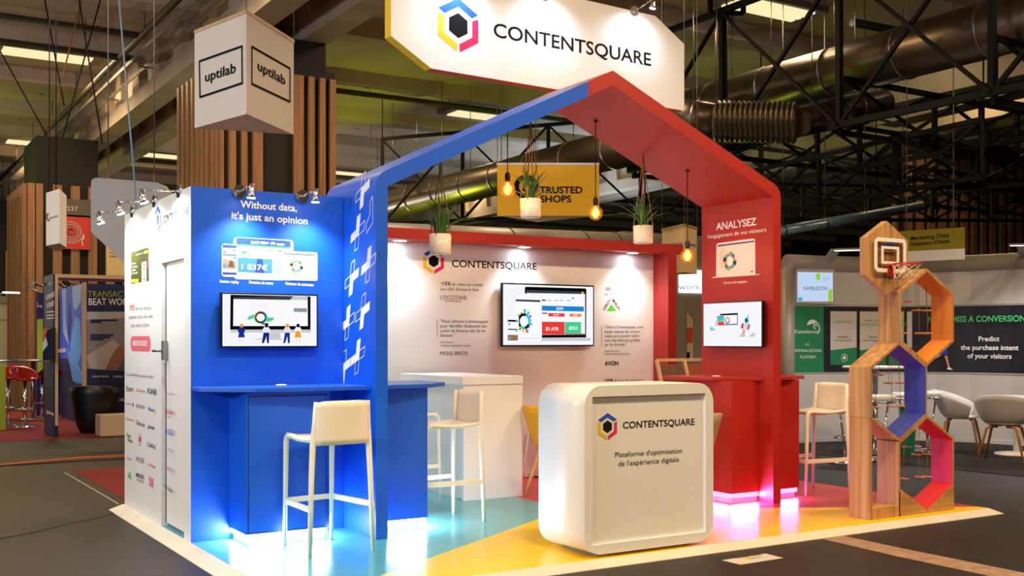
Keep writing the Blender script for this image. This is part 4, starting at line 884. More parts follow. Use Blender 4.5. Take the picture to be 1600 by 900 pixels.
def sp1(mb):
    for a, b in ((335, 350), (358, 369), (378, 387), (396, 411), (460, 475), (483, 492), (500, 509), (516, 525)):
        u, v = YP(a, 200, 7.33).x, YP(b, 200, 7.33).x
        if a > 350 or True: mb.box(max(u, 2.42), v, 7.33, 7.398, ZF, 5.24 if a > 450 else 5.4, M_SLAT)
c1 = column('timber slatted column directly behind the blue wall', 2.50, 4.13, 7.40, 9.75, 5.35, sp1, .26)
column('timber slatted column far behind the cabin wall, carrying the red hose sign', 1.30, 4.13, 17.4, 20.2, 4.75, lambda mb: (slats(mb, 1.3, 1.6, 17.4, ZF, 4.75, .16, .14), slats(mb, 1.8, 4.1, 17.4, ZF, 4.75, .36, .18)), .4, head=(1.5, 2.75))
column('timber slatted column farthest back at the left edge', -.2, 3.9, 29.5, 32, 4.2, lambda mb: slats(mb, -.2, 3.9, 29.5, ZF, 4.2, .5, .22), .5)
column('timber slatted column at the right above the white curved booth', 16.6, 26, 7.3, 7.6, 5.3, lambda mb: (slats(mb, 16.7, 18.8, 7.3, ZF, 5.3, .37, .19), slats(mb, 18.9, 26, 7.3, ZF, 5.3, .33, .15)), .4)
# ------------------------------------------------------------------ ceiling lights
E_TUBE = emit('warm_tube', (255, 226, 172), 1.15); M_HOUS = mat('lamp_housing', (120, 112, 100), .5)
first = None; HL = {0: 'warm ceiling light over the far left column', 1: 'warm ceiling light deep in the hall behind the grey panel sign', 2: 'warm ceiling light seen between column slats', 3: 'warm ceiling light above the black truss post', 4: 'warm ceiling light just above the blue roof edge of the arch', 5: 'warm ceiling light beside the slatted column, small and far', 6: 'warm ceiling light below the silver duct at the upper right', 7: 'warm ceiling light far off beneath the arch'}
LX = ['by the cabin', 'over the stand', 'behind the arch ridge', 'beyond the right trusses', 'at the far left', 'left of the banner', 'over the left aisle', 'over the front aisle', 'over the desk aisle', 'over the right aisle', 'at the very front left', 'at the very front right']
for i, (x, y, v) in enumerate(HALL_LIGHTS):
    lab = HL.get(i, 'warm ceiling light '+LX[(i-8) % 12])
    if first is None:
        t = thing('ceiling_light', lab, 'ceiling light', (x, y, 6.9), group='warm ceiling lights', local=True)
        mb = MB(); mb.box(-1.02, 1.02, -.36, .36, -.02, .1, M_HOUS); mb.build('housing', t)
        for k in range(4):
            mb = MB(); yy = -.225+.15*k; mb.bar((-.79, yy, -.035), (.79, yy, -.035), .10, .03, E_TUBE); mb.build('tube', t)
        first = t
    else: dup(first, (x, y, 6.9), 0, lab)
# ------------------------------------------------------------------ pipes, tray, cables near the ceiling
M_PIPE = mat('pipe_brown', (74, 64, 52), .5); M_TRAY = mat('tray_galvanised', (150, 142, 128), .5, .4)
def pipe(name, label, pts, r, m, cat='pipe', hang=None, n=10):
    t = thing(name, label, cat, pts[0]); mb = MB(); mb.tube(pts, r, m, n); mb.build('run', t)
    if hang:
        mb = MB()
        for k in range(hang):
            p = Vector(pts[0]).lerp(Vector(pts[-1]), (k+.5)/hang); mb.tube([p, (p.x, p.y, ZC)], .008, m, 5)
        mb.build('hanger', t)
    return t
pipe('ceiling_pipe', 'brown ceiling pipe running back beside the concrete girder at the left', [(2.12, -6, 6.4), (2.12, 30, 6.4)], .06, M_PIPE, hang=12)
pipe('ceiling_pipe', 'upper cross pipe above the warm light at the far left', [(-9, 10.8, 6.42), (2.1, 10.8, 6.42)], .055, M_PIPE, hang=6)
pipe('ceiling_pipe', 'lower cross pipe in front of the warm light at the far left', [(-9, 12.3, 6.4), (2.5, 12.3, 6.4)], .06, M_PIPE, hang=6)
pipe('ceiling_pipe', 'cross pipe behind the slatted column above the blue arch roof', [(4.6, 13.5, 6.6), (16, 13.5, 6.6)], .06, M_PIPE, hang=6)
pipe('ceiling_pipe', 'cross pipe with the far lamp beside the slatted column', [(4.6, 24.6, 6.6), (30, 24.6, 6.6)], .07, M_PIPE, hang=6)
pipe('ceiling_pipe', 'dark pipe with an elbow above the silver duct at the top right', [(12.1, 4.66, 6.65), (14.2, 4.55, 6.65), (14.5, 4.53, 6.75), (14.55, 4.52, 7)], .07, mat('pipe_black', (28, 22, 20), .4))
tr = thing('cable_tray', 'pale perforated cable tray running along the left girder', 'cable tray', (2.36, 0, 6.25)); mb = MB()
for s in (-.15, .15): mb.box(2.36+s-.008, 2.36+s+.008, -4, 28, 6.22, 6.29, M_TRAY)
mb.build('rail', tr); mb = MB()
for k in range(260): y = -4+k*.123; mb.box(2.21, 2.51, y, y+.035, 6.222, 6.23, M_TRAY)
mb.build('rungs', tr); mb = MB()
for k in range(11): y = -3+k*3; mb.bar((2.36, y, 6.21), (2.75, y, 6.21), .03, .03, M_TRAY)
mb.build('bracket', tr)
p0 = XP(210, 331, -.02)
pb_ = thing('suspension_cable', 'blue-grey cable dropping from the ceiling to the far cabin lamp', 'cable', (p0.x, p0.y, 2.5)); mb = MB(); q = DP(185, 0, 9.2); q = q+(q-p0)*.35; mb.tube([(p0.x+.02, p0.y, 2.49), q], .007, mat('cable_blue', (120, 150, 180), .4), 6); mb.build('line', pb_)
for i, (a, b, d, lab) in enumerate((((160, 225), (130, 40), 16, 'thin black wire left of the blue-grey cable, slanting'), ((75, 215), (98, 120), 17, 'thin golden wire hanging by the white light box'), ((98, 215), (150, 25), 17, 'thin dark wire bundle hanging above the white light box'), ((0, 80), (75, 215), 17, 'thin wire at the far left slanting down'), ((70, 0), (100, 165), 17, 'thin wire crossing the far left ceiling light'))):
    A, B = DP(*a, d), DP(*b, d); B = A+(B-A)*((ZC-A.z)/max(.2, (B.z-A.z))) if B.z > A.z+.3 and i != 3 else B
    t = thing('ceiling_wire', lab, 'wire', A); mb = MB(); mb.tube([A, B], .012, mat('wire_gold', (190, 130, 60), .4, .5) if i == 1 else M_BLACK, 6); mb.build('line', t)
# ------------------------------------------------------------------ silver ducts
M_DUCT = mat('duct_steel', (112, 100, 82), .36, .9); M_DUCTR = mat('duct_ribbed', (100, 90, 72), .4, .85)
def duct(label, p, q, r, bands=5, m=M_DUCT, ribs=0):
    t = thing('air_duct', label, 'air duct', p); p, q = Vector(p), Vector(q); mb = MB()
    if ribs:
        pts = []; rs = []
        for k in range(ribs*2+1): pts.append(p.lerp(q, k/(ribs*2))); rs.append(r*(1 if k % 2 else .90))
        mb.tube(pts, rs, m, 28, smooth=False)
    else: mb.tube([p, q], r, m, 32)
    mb.build('barrel', t)
    if bands:
        d = (q-p).normalized()
        for k in range(bands):
            mb = MB(); c = p.lerp(q, (k+.5)/bands); mb.tube([c-d*.02, c+d*.02], r*1.03, M_STEEL, 32); mb.tube([c+Vector((0, 0, r)), (c.x, c.y, ZC)], .008, M_STEEL, 5); mb.build('band', t)
    return t
XD = 10.3; a = XP(1078, 172, XD); b = XP(1600, 42, XD)
duct('large perforated silver duct crossing the upper right corner', (XD, a.y, 5.33), (XD, b.y-4, 5.36), .36, 8)
a = XP(608, 318, 9.0); duct('long silver duct receding behind the arch, lit yellow-green from below', (9.0, 3.9, 4.62), (9.0, 17.5, 4.62), .33, 11)
duct('ribbed flexible duct with yellow-green sheen behind the far end of the long duct', (7.6, 20.5, 4.35), (11.5, 19.6, 4.35), .5, 2, M_DUCTR, 26)
a = DP(1118, 190, 15.6); b = DP(1245, 192, 15.2); duct('thick ribbed flexible duct below the large silver duct', a, b, .30, 0, M_DUCTR, 16)
duct('short smooth silver duct joining the ribbed duct beside the large sign', DP(1050, 178, 15.8), a, .25, 1); c = DP(1290, 178, 16); duct('thin ribbed duct continuing to the right of the thick one', b+Vector((0.02, 0, 0)), c, .2, 1, M_DUCTR, 16); duct('pale duct end reaching the truss post', c, DP(1380, 160, 17), .2, 1)
duct('thin duct, coloured as if lit blue, under the black truss grid', DP(1190, 366, 17), DP(1440, 322, 18.5), .08, 4, mat('duct_blue_lit', (150, 178, 196), .3, .6))  # blue light on the duct is put into its colour
bx = thing('duct_casing', 'flat panelled metal casing lit by the ceiling light at the right', 'duct', DP(1400, 150, 20)); mb = MB(); A, B = DP(1385, 165, 19.5), DP(1640, 100, 17); mb.bar(A, B, .5, .75, mat('casing_steel', (150, 142, 124), .45, .5)); mb.build('casing', bx)
mb = MB()
for k in range(14): p = A.lerp(B, k/13); mb.bar(p+Vector((0, -.26, -.36)), p+Vector((0, -.26, .36)), .03, .04, M_STEEL)
mb.build('seam', bx)
# ------------------------------------------------------------------ black truss grid
M_TR = mat('truss_black', (11, 9, 8), .6, spec=.2)
def truss(label, p, q, h, n, w=.075, top=True):
    t = thing('ceiling_truss', label, 'truss', p, group='black ceiling trusses'); p, q = Vector(p), Vector(q); up = Vector((0, 0, h))
    mb = MB(); mb.bar(p, q, w, w, M_TR); mb.build('chord', t); mb = MB(); mb.bar(p+up, q+up, w, w, M_TR); mb.build('chord', t)
    for k in range(n+1):
        mb = MB(); a = p.lerp(q, k/n); mb.bar(a-Vector((0, 0, .05)), a+up, w*.9, w*.9, M_TR, up=(q-p).normalized()); mb.build('post', t)
    for k in range(n):
        a, b = p.lerp(q, k/n), p.lerp(q, (k+1)/n); mb = MB(); mb.bar(a, b+up, w*.6, w*.6, M_TR); mb.build('brace', t)
        mb = MB(); mb.bar(a+up+(q-p).normalized().cross(Vector((0, 0, 1)))*.05, b+(q-p).normalized().cross(Vector((0, 0, 1)))*.05, w*.55, w*.55, M_TR); mb.build('brace', t)
    mb = MB()
    for k in (0, n):
        a = p.lerp(q, k/n)+up; mb.tube([a, (a.x, a.y, ZC)], .012, M_TR, 5)
    mb.build('hanger', t); return t
truss('black lattice truss with tall posts crossing the large silver duct', (9.5, 7.25, 4.345), (9.5, -4.3, 4.345), 2.15, 5, .085)
truss('second black lattice truss running parallel farther right', (12.6, 7.25, 4.345), (12.6, -2.0, 4.345), .9, 4)
truss('third black lattice truss running parallel at the far right', (15.8, 7.25, 4.2), (15.8, -2.0, 4.2), .9, 4)
for i, y in enumerate((7.25, 4.95, 2.70, .36)):
    truss(('rearmost cross truss of the black grid', 'cross truss of the black grid starting at the left post', 'cross truss of the black grid at the middle post', 'cross truss of the black grid nearest the viewer')[i], (9.6, y, 4.26), (21.6, y, 4.26), .75, 6, .07)
truss('lower black lattice truss seen right of the red arch corner', (10.6, 8.2, 3.35), (10.6, 1.2, 3.55), .75, 5, .06)
truss('lower black cross truss above the white curved booth', (10.7, 6.0, 3.45), (19, 4.4, 3.75), .6, 6, .06)
truss('black lattice truss seen behind the yellow banner', (8.2, 14.5, 4.0), (11.6, 9.6, 4.0), 1.9, 3, .07)
# square clamp frame on the first post
sf = thing('rigging_frame', 'small square black rigging frame on top of the left truss post', 'bracket', (9.5, 4.96, 6.1)); mb = MB(); c = Vector((9.5, 4.96, 6.53))
for a, b in (((-.25, .32), (.25, .32)), ((-.25, -.1), (.25, -.1)), ((-.25, -.1), (-.25, .32)), ((.25, -.1), (.25, .32))): mb.bar(c+Vector((a[0]*.85, -a[0]*.55-.12, a[1])), c+Vector((b[0]*.85, -b[0]*.55-.12, b[1])), .06, .06, M_TR)
mb.build('frame', sf)

# ================================================================== white curved booth at the right
PATH = [Vector(p) for p in ((9.30, 3.33), (9.8, 3.29), (10.3, 3.19), (10.75, 3.03), (11.1, 2.80), (11.38, 2.50), (11.6, 2.1), (11.75, 1.55), (11.84, .8), (11.9, 0), (11.95, -1.5), (11.97, -3))]
def wall_at(px):
    r = ray(px, 500); o2 = Vector((CAM.x, CAM.y)); d = Vector((r.x, r.y))
    for a, b in zip(PATH, PATH[1:]):
        e = b-a; den = d.x*(-e.y)+d.y*e.x
        t = ((a-o2).x*(-e.y)+(a-o2).y*e.x)/den; s = (d.x*(a-o2).y-d.y*(a-o2).x)/den
        if -.001 <= s <= 1.001 and t > 0: return a+e*s
    return PATH[0]
def zat(px, py):
    w = wall_at(px); d = (Vector((w.x, w.y, 0))-Vector((CAM.x, CAM.y, 0))).dot(FW); return CAM.z-(py-CY)/FPX*d
M_BW = mat('booth_white', (196, 194, 194), .55); M_BT = mat('booth_grey', (150, 142, 132), .4)
nrm = []
for i, p in enumerate(PATH):
    d = (PATH[min(i+1, len(PATH)-1)]-PATH[max(i-1, 0)]).normalized(); nrm.append(Vector((d.y, -d.x))*-1 if False else Vector((-abs(d.y), -abs(d.x))))
rb = thing('curved_booth', 'white curved booth wall with grey rounded top behind the hexagon tower', 'booth', (*PATH[0], ZF))
mb = MB()
for i in range(len(PATH)-1):
    a, b, na, nb = PATH[i], PATH[i+1], nrm[i], nrm[i+1]
    mb.prism([(*a, ZF), (*b, ZF), (*(b-nb*.12), ZF), (*(a-na*.12), ZF)], (0, 0, 2.45-ZF), M_BW)
mb.build('wall', rb)
mb = MB(); mb.tube([(*(p-n_*.07), 2.5) for p, n_ in zip(PATH, nrm)], .13, M_BT, 20); mb.build('rounded_top', rb)
mb = MB(); mb.tube([(PATH[0].x-.06, PATH[0].y, ZF), (PATH[0].x-.06, PATH[0].y, 2.42)], .10, M_BT, 20); mb.build('end_post', rb)
mb = MB()
for zz, hh in ((.94, .012), (1.92, .012), (ZF+.0, .06)):
    for i in range(len(PATH)-1):
        a, b, na, nb = PATH[i]+nrm[i]*.012, PATH[i+1]+nrm[i+1]*.012, nrm[i], nrm[i+1]; mb.prism([(*a, zz), (*b, zz), (*(b-nb*.02), zz), (*(a-na*.02), zz)], (0, 0, hh), M_BW)
mb.build('ledge', rb)
def band(mb, px0, px1, z0, z1, m, off=.006, n=8, slope=None):
    for k in range(n):
        a, b = wall_at(px0+(px1-px0)*k/n), wall_at(px0+(px1-px0)*(k+1)/n); d = (b-a).normalized(); nn = Vector((d.y, -d.x)); nn = nn if nn.dot(Vector((CAM.x, CAM.y))-a) > 0 else -nn; a = a+nn*off; b = b+nn*off
        t0, t1 = (z1, z1) if slope is None else (z1+(slope-z1)*k/n, z1+(slope-z1)*(k+1)/n)
        mb.poly([(*a, z0), (*b, z0), (*b, t1), (*a, t0)], m)
def btext(mb, t, p0, p1, h, m, bold=0.):
    a, b = wall_at(p0[0]), wall_at(p1[0]); d = (b-a).normalized(); nn = Vector((d.y, -d.x)); nn = nn if nn.dot(Vector((CAM.x, CAM.y))-a) > 0 else -nn
    mid = wall_at((p0[0]+p1[0])/2); bulge = max(0, (mid-a).dot(nn)); P = Plane((*(a+nn*(bulge+.016)), 0), (*d, 0)); P.ptext(mb, t, p0, p1, h, m, bold=bold, off=0)
M_GRN = mat('banner_green', (22, 128, 82), .5); M_NVY = mat('banner_night', (20, 20, 34), .5); M_GTX = mat('text_green', (60, 190, 110), .5); M_CARD = mat('card_grey', (206, 200, 196), .5)
mb = MB(); band(mb, 1237, 1286.5, .955, 1.90, M_GRN); band(mb, 1286.5, 1640, .955, 1.90, M_NVY, n=24); mb.build('banner', rb)
mb = MB()
for x0, x1 in ((1297, 1338), (1343, 1384), (1389, 1425)):
    band(mb, x0, x1, 1.06, 1.83, M_CARD, .009, 4); band(mb, x0, x1, 1.06, 1.27, M_GRN, .011, 4, slope=1.31)
mb.build('info_card', rb)
mb = MB()
btext(mb, 'Kameleoon', (1242, 521), (1278, 521), 6.5, M_LINE); btext(mb, 'A.I.', (1258, 540), (1265, 540), 4.5, M_LINE); btext(mb, 'PERSONALIZATION', (1240, 550), (1283, 550), 4.5, M_LINE); btext(mb, 'PLATFORM', (1250, 560), (1274.5, 560), 4.5, M_LINE)
btext(mb, 'SEGMENTATION', (1304, 504.5), (1331, 504.5), 3.4, M_GTX); btext(mb, 'Personalizing', (1309, 527.5), (1326, 527.5), 2.6, M_INK); btext(mb, 'the customer journey', (1304, 532.5), (1331.5, 532.5), 2.6, M_INK)
btext(mb, 'REAL TIME', (1353, 502.5), (1376, 502.5), 3.4, M_GTX); btext(mb, 'RECOMMENDATION', (1345.5, 508.5), (1382, 508.5), 3.4, M_GTX); btext(mb, 'Triggering', (1356, 527.5), (1371, 527.5), 2.6, M_INK); btext(mb, 'one-to-one experiences', (1348, 532.5), (1380, 532.5), 2.6, M_INK)
btext(mb, 'PREDICTING', (1391, 502.5), (1413, 502.5), 3.4, M_GTX); btext(mb, 'CONVERSATION', (1391, 508.5), (1419, 508.5), 3.4, M_GTX); btext(mb, 'Targeting UX', (1395, 529), (1415, 529), 3, M_INK)
btext(mb, 'NEVER MISS A CONVERSION', (1450, 503.5), (1602, 502), 9, M_GTX, .02); btext(mb, 'Predict', (1529, 533), (1561.5, 533), 7.5, M_LINE, .02); btext(mb, 'the purchase intent', (1501, 546.5), (1591.5, 547), 7.5, M_LINE, .02); btext(mb, 'of your visitors', (1511.5, 559.5), (1580.5, 560.5), 7.5, M_LINE, .02)
mb.build('lettering', rb)
mb = MB(); w = wall_at(1271); a = wall_at(1262); b = wall_at(1280); d = (b-a).normalized(); P = Plane((*a, 0), (*d, 0)); q = P.uv(1268, 506)
P.line(mb, [(P.uv(x, y)) for x, y in ((1261, 507), (1264, 502), (1270, 500), (1275, 503), (1279, 509), (1280, 516), (1277, 521))], .02, M_LINE, .008); P.ppoly(mb, [(1261, 508), (1265, 502), (1271, 500.5), (1274, 505), (1268, 506)], M_LINE, .008); P.ring(mb, *P.uv(1273, 510), .02, .035, M_LINE, .008, 0, 300)
for x in (1318,): P2 = Plane((*wall_at(x-6), 0), (*(wall_at(x+6)-wall_at(x-6)), 0)); P2.ring(mb, *P2.uv(x, 559), .05, .056, M_LINE, .02); P2.ppoly(mb, [(x-2.5, 561), (x+2.5, 561), (x+1.5, 556), (x-1.5, 556)], M_LINE, .02)
mb.build('lizard_mark', rb)
# seated cut-out legs printed on the banner
mb = MB(); a, b = wall_at(1455), wall_at(1495); P = Plane((*(a), 0), (*(b-a), 0)); P.ppoly(mb, [(1464, 556), (1482, 553), (1480, 543), (1472, 545)], mat('figure_blue', (28, 50, 190), .5), .03); P.ppoly(mb, [(1476, 556), (1480, 555), (1484.5, 574), (1482, 575)], mat('figure_skin', (196, 140, 110), .6), .03); P.ppoly(mb, [(1455, 561), (1466, 555), (1472, 555), (1456, 564)], mat('figure_skin', (196, 140, 110), .6), .03); P.ppoly(mb, [(1480, 577), (1489, 578), (1484, 573.5), (1481, 574)], M_LINE, .03)
mb.build('printed_figure', rb)
# lit info screen
a, b = wall_at(1246), wall_at(1301); d = (b-a).normalized(); P = Plane((*(a+Vector((d.y, -d.x))*.03), 0), (*d, 0)); c = P.at(0, 1.96)
sc_ = thing('info_screen', 'lit pale blue name screen on the white curved booth wall', 'screen', c); q0 = P.uv(1243, 474); q1 = P.uv(1304, 421.5)
mb = MB(); mb.prism([P.at(*p, 0) for p in ((q0[0], q0[1]), (q1[0], q0[1]), (q1[0], q1[1]), (q0[0], q1[1]))], -P.N*.03, M_BW); mb.build('casing', sc_)
mb = MB(); P.ppoly(mb, [(1246, 471), (1301, 471), (1301, 426), (1246, 425)], LIT('screen_ice', (190, 212, 240)), .003); P.ppoly(mb, [(1275, 437.5), (1281, 437.5), (1281, 427), (1275, 427)], LIT('screen_lime', (150, 200, 50)), .005); P.ppoly(mb, [(1294, 471), (1300, 471), (1300, 452), (1294, 452)], LIT('screen_lime', (150, 200, 50)), .005); P.ppoly(mb, [(1247, 470), (1253, 470), (1253, 464.5), (1247, 464.5)], LIT('screen_azure', (60, 160, 210)), .005)
P.ptext(mb, 'KAMELEOON', (1255.5, 453.5), (1292, 453.5), 6, LIT('screen_ink', (50, 60, 80)), off=.006); P.ptext(mb, 'D71', (1286.5, 438.5), (1295, 438.5), 5, LIT('screen_grey', (130, 140, 160)), off=.006); mb.build('screen', sc_)
for lab, p0, p1, p2 in (('flat white lamp arm over the info screen of the curved booth', (1290, 412), (1306, 390), (1347, 389)), ('flat white lamp arm at the right frame edge over the curved booth', (1600, 398), (1597, 382), (1583, 382))):
    t = thing('booth_lamp', lab, 'lamp', DP(*p0, 14.9)); A, B, C_ = DP(*p0, 14.9), DP(*p1, 14.3), DP(*p2, 14.0); mb = MB(); mb.bar(A, B, .13, .02, M_BT); mb.build('arm', t); mb = MB(); mb.bar(B, C_, .10, .025, M_BT); mb.build('head', t); mb = MB(); mb.bar(B+Vector((0, 0, -.016)), C_+Vector((0, 0, -.016)), .08, .006, emit('booth_led', (255, 246, 230), 3)); mb.build('light_bar', t)
    light('SPOT', 'booth_lamp_beam', (B+C_)/2+Vector((0, -.1, -.06)), (0, 0, 0), 95, (.98, .97, 1), spot_size=RS(140), spot_blend=.8, shadow_soft_size=.1)
mk = thing('category_sign', 'olive and white hanging category sign right of the hoop board', 'sign', DP(1420, 400, 15.5)); A = DP(1400, 405, 15.6); B = DP(1508, 398, 15.0); P = Plane(A, (B.x-A.x, B.y-A.y, 0)); u1 = P.uv(1507, 400)[0]
zz = P.uv(1507, 355)[1]; z2 = P.uv(1507, 388)[1]; z3 = P.uv(1507, 405)[1]
mb = MB(); mb.prism([P.at(*p, 0) for p in ((0, z2), (u1, z2), (u1, zz), (0, zz))], -P.N*.02, mat('sign_olive', (150, 140, 24), .6)); mb.build('title_panel', mk); mb = MB(); mb.prism([P.at(*p, 0) for p in ((0, z3), (u1, z3), (u1, z2-.001), (0, z2-.001))], -P.N*.02, M_LINE); mb.build('lower_panel', mk)
mb = MB(); P.ptext(mb, 'Marketing /Data', (1423.5, 375.5), (1483, 370), 6, M_INK, off=.004, bold=.015); P.ptext(mb, 'Relations Clients', (1423.5, 384.5), (1484.5, 379), 6, M_INK, off=.004, bold=.015); mb.build('lettering', mk)
mb = MB()
for u in (.15, u1-.15): p = P.at(u, zz, -.01); mb.tube([p, (p.x, p.y, ZC)], .008, M_STEEL, 5)
mb.build('wire', mk)
# dark carpet, seats and tables of that booth
M_CARB = mat('carpet_black', (26, 22, 20), .95, noise=.25, nscale=40)
pts = [GP(1236, 707, ZF), GP(1296, 712, ZF), GP(1480, 733, ZF), GP(1606, 746, ZF)]; mb = MB(); poly = [(p.x, p.y) for p in pts]+[(11.9, -1.6)]+[(p.x, p.y) for p in reversed(PATH[:10])]
mb.prism([(*p, ZF+.0005) for p in poly], (0, 0, .006), M_CARB); tag(mb.build('carpet'), 'black carpet in front of the white curved booth wall', 'carpet')
M_SHW = mat('shell_grey', (206, 204, 206), .45); M_OLEG = wood('oak_leg', (186, 132, 74), (150, 100, 54)); ZK = ZF+.007
tub_chair('pale tub chair at the white table, nearer one at the right frame edge', M_SHW, M_OLEG, (9.85, .40, ZK), RS(-66), r0=.19, r1=.335, z0=.44, zb=.80, zs=.60, seat=.46, crossbar=True, group='pale tub chairs')
tub_chair('pale tub chair right of the hexagon tower, turned to the table', M_SHW, M_OLEG, (10.36, 1.36, ZK), RS(-150), r0=.19, r1=.325, z0=.44, zb=.80, zs=.60, seat=.46, crossbar=True, group='pale tub chairs')
wt = thing('round_table', 'round white table behind the pale tub chairs', 'table', (10.64, .75, ZK)); mb = MB(); mb.lathe([(.001, .715), (.42, .715), (.435, .73), (.42, .745), (.001, .745)], (10.64, .75, ZF), M_WHITE, 36); mb.build('table_top', wt); mb = MB(); mb.tube([(10.64, .75, ZF+.04), (10.64, .75, ZF+.716)], .045, M_WHITE, 16); mb.build('stem', wt); mb = MB(); mb.lathe([(.001, .007), (.28, .007), (.27, .025), (.05, .045), (.001, .045)], (10.64, .75, ZF), M_WHITE, 32); mb.build('base', wt)
def cocktail(name, label, x, y, zt, rt, zf, mt=M_WHITE, ms=M_CHROME):
    t = thing(name, label, 'table', (x, y, zf)); mb = MB(); mb.lathe([(.001, zt-.03), (rt, zt-.03), (rt+.01, zt-.015), (rt, zt), (.001, zt)], (x, y, 0), mt, 32); mb.build('table_top', t); mb = MB(); mb.tube([(x, y, zf+.03), (x, y, zt-.03)], .035, ms, 14); mb.build('stem', t); mb = MB(); mb.lathe([(.001, 0), (.22, 0), (.21, .015), (.06, .035), (.001, .036)], (x, y, zf), ms, 28); mb.build('base', t); return t
c = (DP(1315, 573, 14)+DP(1420, 573, 14))/2; cocktail('cocktail_table', 'tall round white table behind the oak tower', c.x, c.y, c.z+.01, .40, ZK)
def swivel(label, x, y, zf, hs, group, mseat, kind='round', rz=0):
    t = thing('swivel_stool', label, 'stool', (x, y, zf), rz, group=group, local=True)
    if kind == 'round':
        mb = MB(); mb.lathe([(.001, hs-.07), (.17, hs-.07), (.185, hs-.03), (.17, hs), (.001, hs+.005)], (0, 0, 0), mseat, 28); mb.build('seat', t)
        mb = MB(); mb.lathe([(.16, hs-.095), (.18, hs-.09), (.18, hs-.071), (.15, hs-.0705)], (0, 0, 0), M_CHROME, 28); mb.build('seat_ring', t)
        for s in (-1, 1): mb = MB(); mb.tube([(s*.13, 0, hs-.09), (s*.05, 0, .32), (s*.02, 0, .03)], .014, M_CHROME, 8); mb.build('leg', t)
    else:
        mb = MB(); shell(mb, mseat, .12, .21, hs-.02, hs+.22, hs+.03, span=110); o = mb.build('backrest', t); md = o.modifiers.new('s', 'SOLIDIFY'); md.thickness = .015
        mb = MB(); mb.lathe([(.001, hs-.03), (.13, hs-.025), (.17, hs+.0), (.001, hs+.006)], (0, 0, 0), mseat, 24); mb.build('seat', t)
        mb = MB(); mb.tube([(0, 0, .04), (0, 0, hs-.03)], .03, M_CHROME, 14); mb.build('stem', t)
    mb = MB(); mb.tube([(.17*math.cos(2*math.pi*k/20)*.8, .17*math.sin(2*math.pi*k/20)*.8, .30) for k in range(21)], .011, M_CHROME, 8, cap=False); mb.tube([(-.13, 0, .30), (.13, 0, .30)], .009, M_CHROME, 6); mb.build('footrest', t)
    mb = MB(); mb.lathe([(.001, 0), (.215, 0), (.20, .018), (.05, .04), (.001, .045)], (0, 0, 0), M_CHROME, 28); mb.build('base', t); return t
for i, (lab, px, py, d) in enumerate((('round white swivel stool seen through the blue hexagon cell', 1377, 618, 13.2), ('round white swivel stool right of the blue hexagon cell', 1452, 612, 14.2), ('round white swivel stool farther back between the tower and tall table', 1415, 614, 14.8), ('round white swivel stool left of the oak tower behind the cream stool', 1322, 616, 12.9))):
    p = DP(px, py, d); swivel(lab, p.x, p.y, ZK, p.z-ZF+.0, 'round white swivel stools', M_WHITE)
c = DP(1418, 700, 13.8); gb = thing('waste_bin', 'tapered green bin behind the oak tower', 'bin', (c.x, c.y, ZK)); mb = MB(); mb.lathe([(.001, .0), (.10, .0), (.14, .58), (.13, .585), (.12, .55), (.001, .54)], (c.x, c.y, ZK), mat('bin_green', (20, 120, 84), .3), 4, False); mb.build('body', gb); mb = MB(); mb.lathe([(.13, .575), (.146, .575), (.146, .6), (.13, .6)], (c.x, c.y, ZK), mat('bin_green_dark', (14, 90, 64), .3), 4, False); mb.build('rim', gb)
# ------------------------------------------------------------------ grey booth seen between the return and the red leg
gw = thing('grey_booth', 'grey booth with a lit white sign seen between the red walls', 'booth', (7.6, 4.9, ZF)); mb = MB().box(7.3, 9.19, 4.55, 4.7, ZF, 2.95, M_BT); mb.build('wall', gw)
PP = Plane((0, 4.53, 0), (1, 0, 0)); mb = MB(); q0 = PP.uv(1062, 457); q1 = PP.uv(1105, 423); mb.prism([PP.at(*p, 0) for p in ((q0[0], q0[1]), (q1[0], q0[1]), (q1[0], q1[1]), (q0[0], q1[1]))], -PP.N*.019, emit('sign_lit', (255, 252, 246), 2.2)); mb.build('lit_sign', gw); mb = MB(); PP.ptext(mb, 'work', (1060, 452.5), (1094, 452.5), 9, M_INKG, off=.004); mb.build('lettering', gw)
mb = MB(); PP.ppoly(mb, [(1074, 560), (1083.5, 560), (1083.5, 500), (1074, 488)], mat('niche_cream', (226, 206, 170), .6), -.012); PP.ppoly(mb, [(1074, 536), (1083, 536), (1083, 512), (1074, 512)], mat('niche_orange', (226, 84, 40), .6), -.010); PP.ppoly(mb, [(1074, 562), (1078.5, 562), (1078.5, 550), (1074, 550)], M_INK, -.009); mb.build('niche', gw)
gt = thing('grey_canopy', 'long grey rounded booth top showing above the red canopy', 'booth', (2.9, 4.0, 2.2)); mb = MB(); A = YP(560, 350, 4.0); B = YP(1040, 378, 4.0); mb.tube([(A.x, 4.0, A.z-.25), (B.x, 4.0, B.z-.18)], .28, M_BT, 28); mb.build('rounded_top', gt)
mb = MB()
for x in (A.x+.1, (A.x+B.x)/2, B.x-.1): mb.box(x-.06, x+.06, 3.95, 4.05, ZF, 2.4, M_BT)
mb.build('post', gt)
mb = MB()
for px in (667, 790, 905, 955): p = YP(px, 350, 4.0); fz = A.z-.25+(B.z-.18-A.z+.25)*(p.x-A.x)/(B.x-A.x); mb.tube([(p.x, 4.0-.284*math.cos(RS(a)), fz+.284*math.sin(RS(a))) for a in range(-20, 91, 10)], .008, M_BLACK, 5)
mb.build('seam', gt)

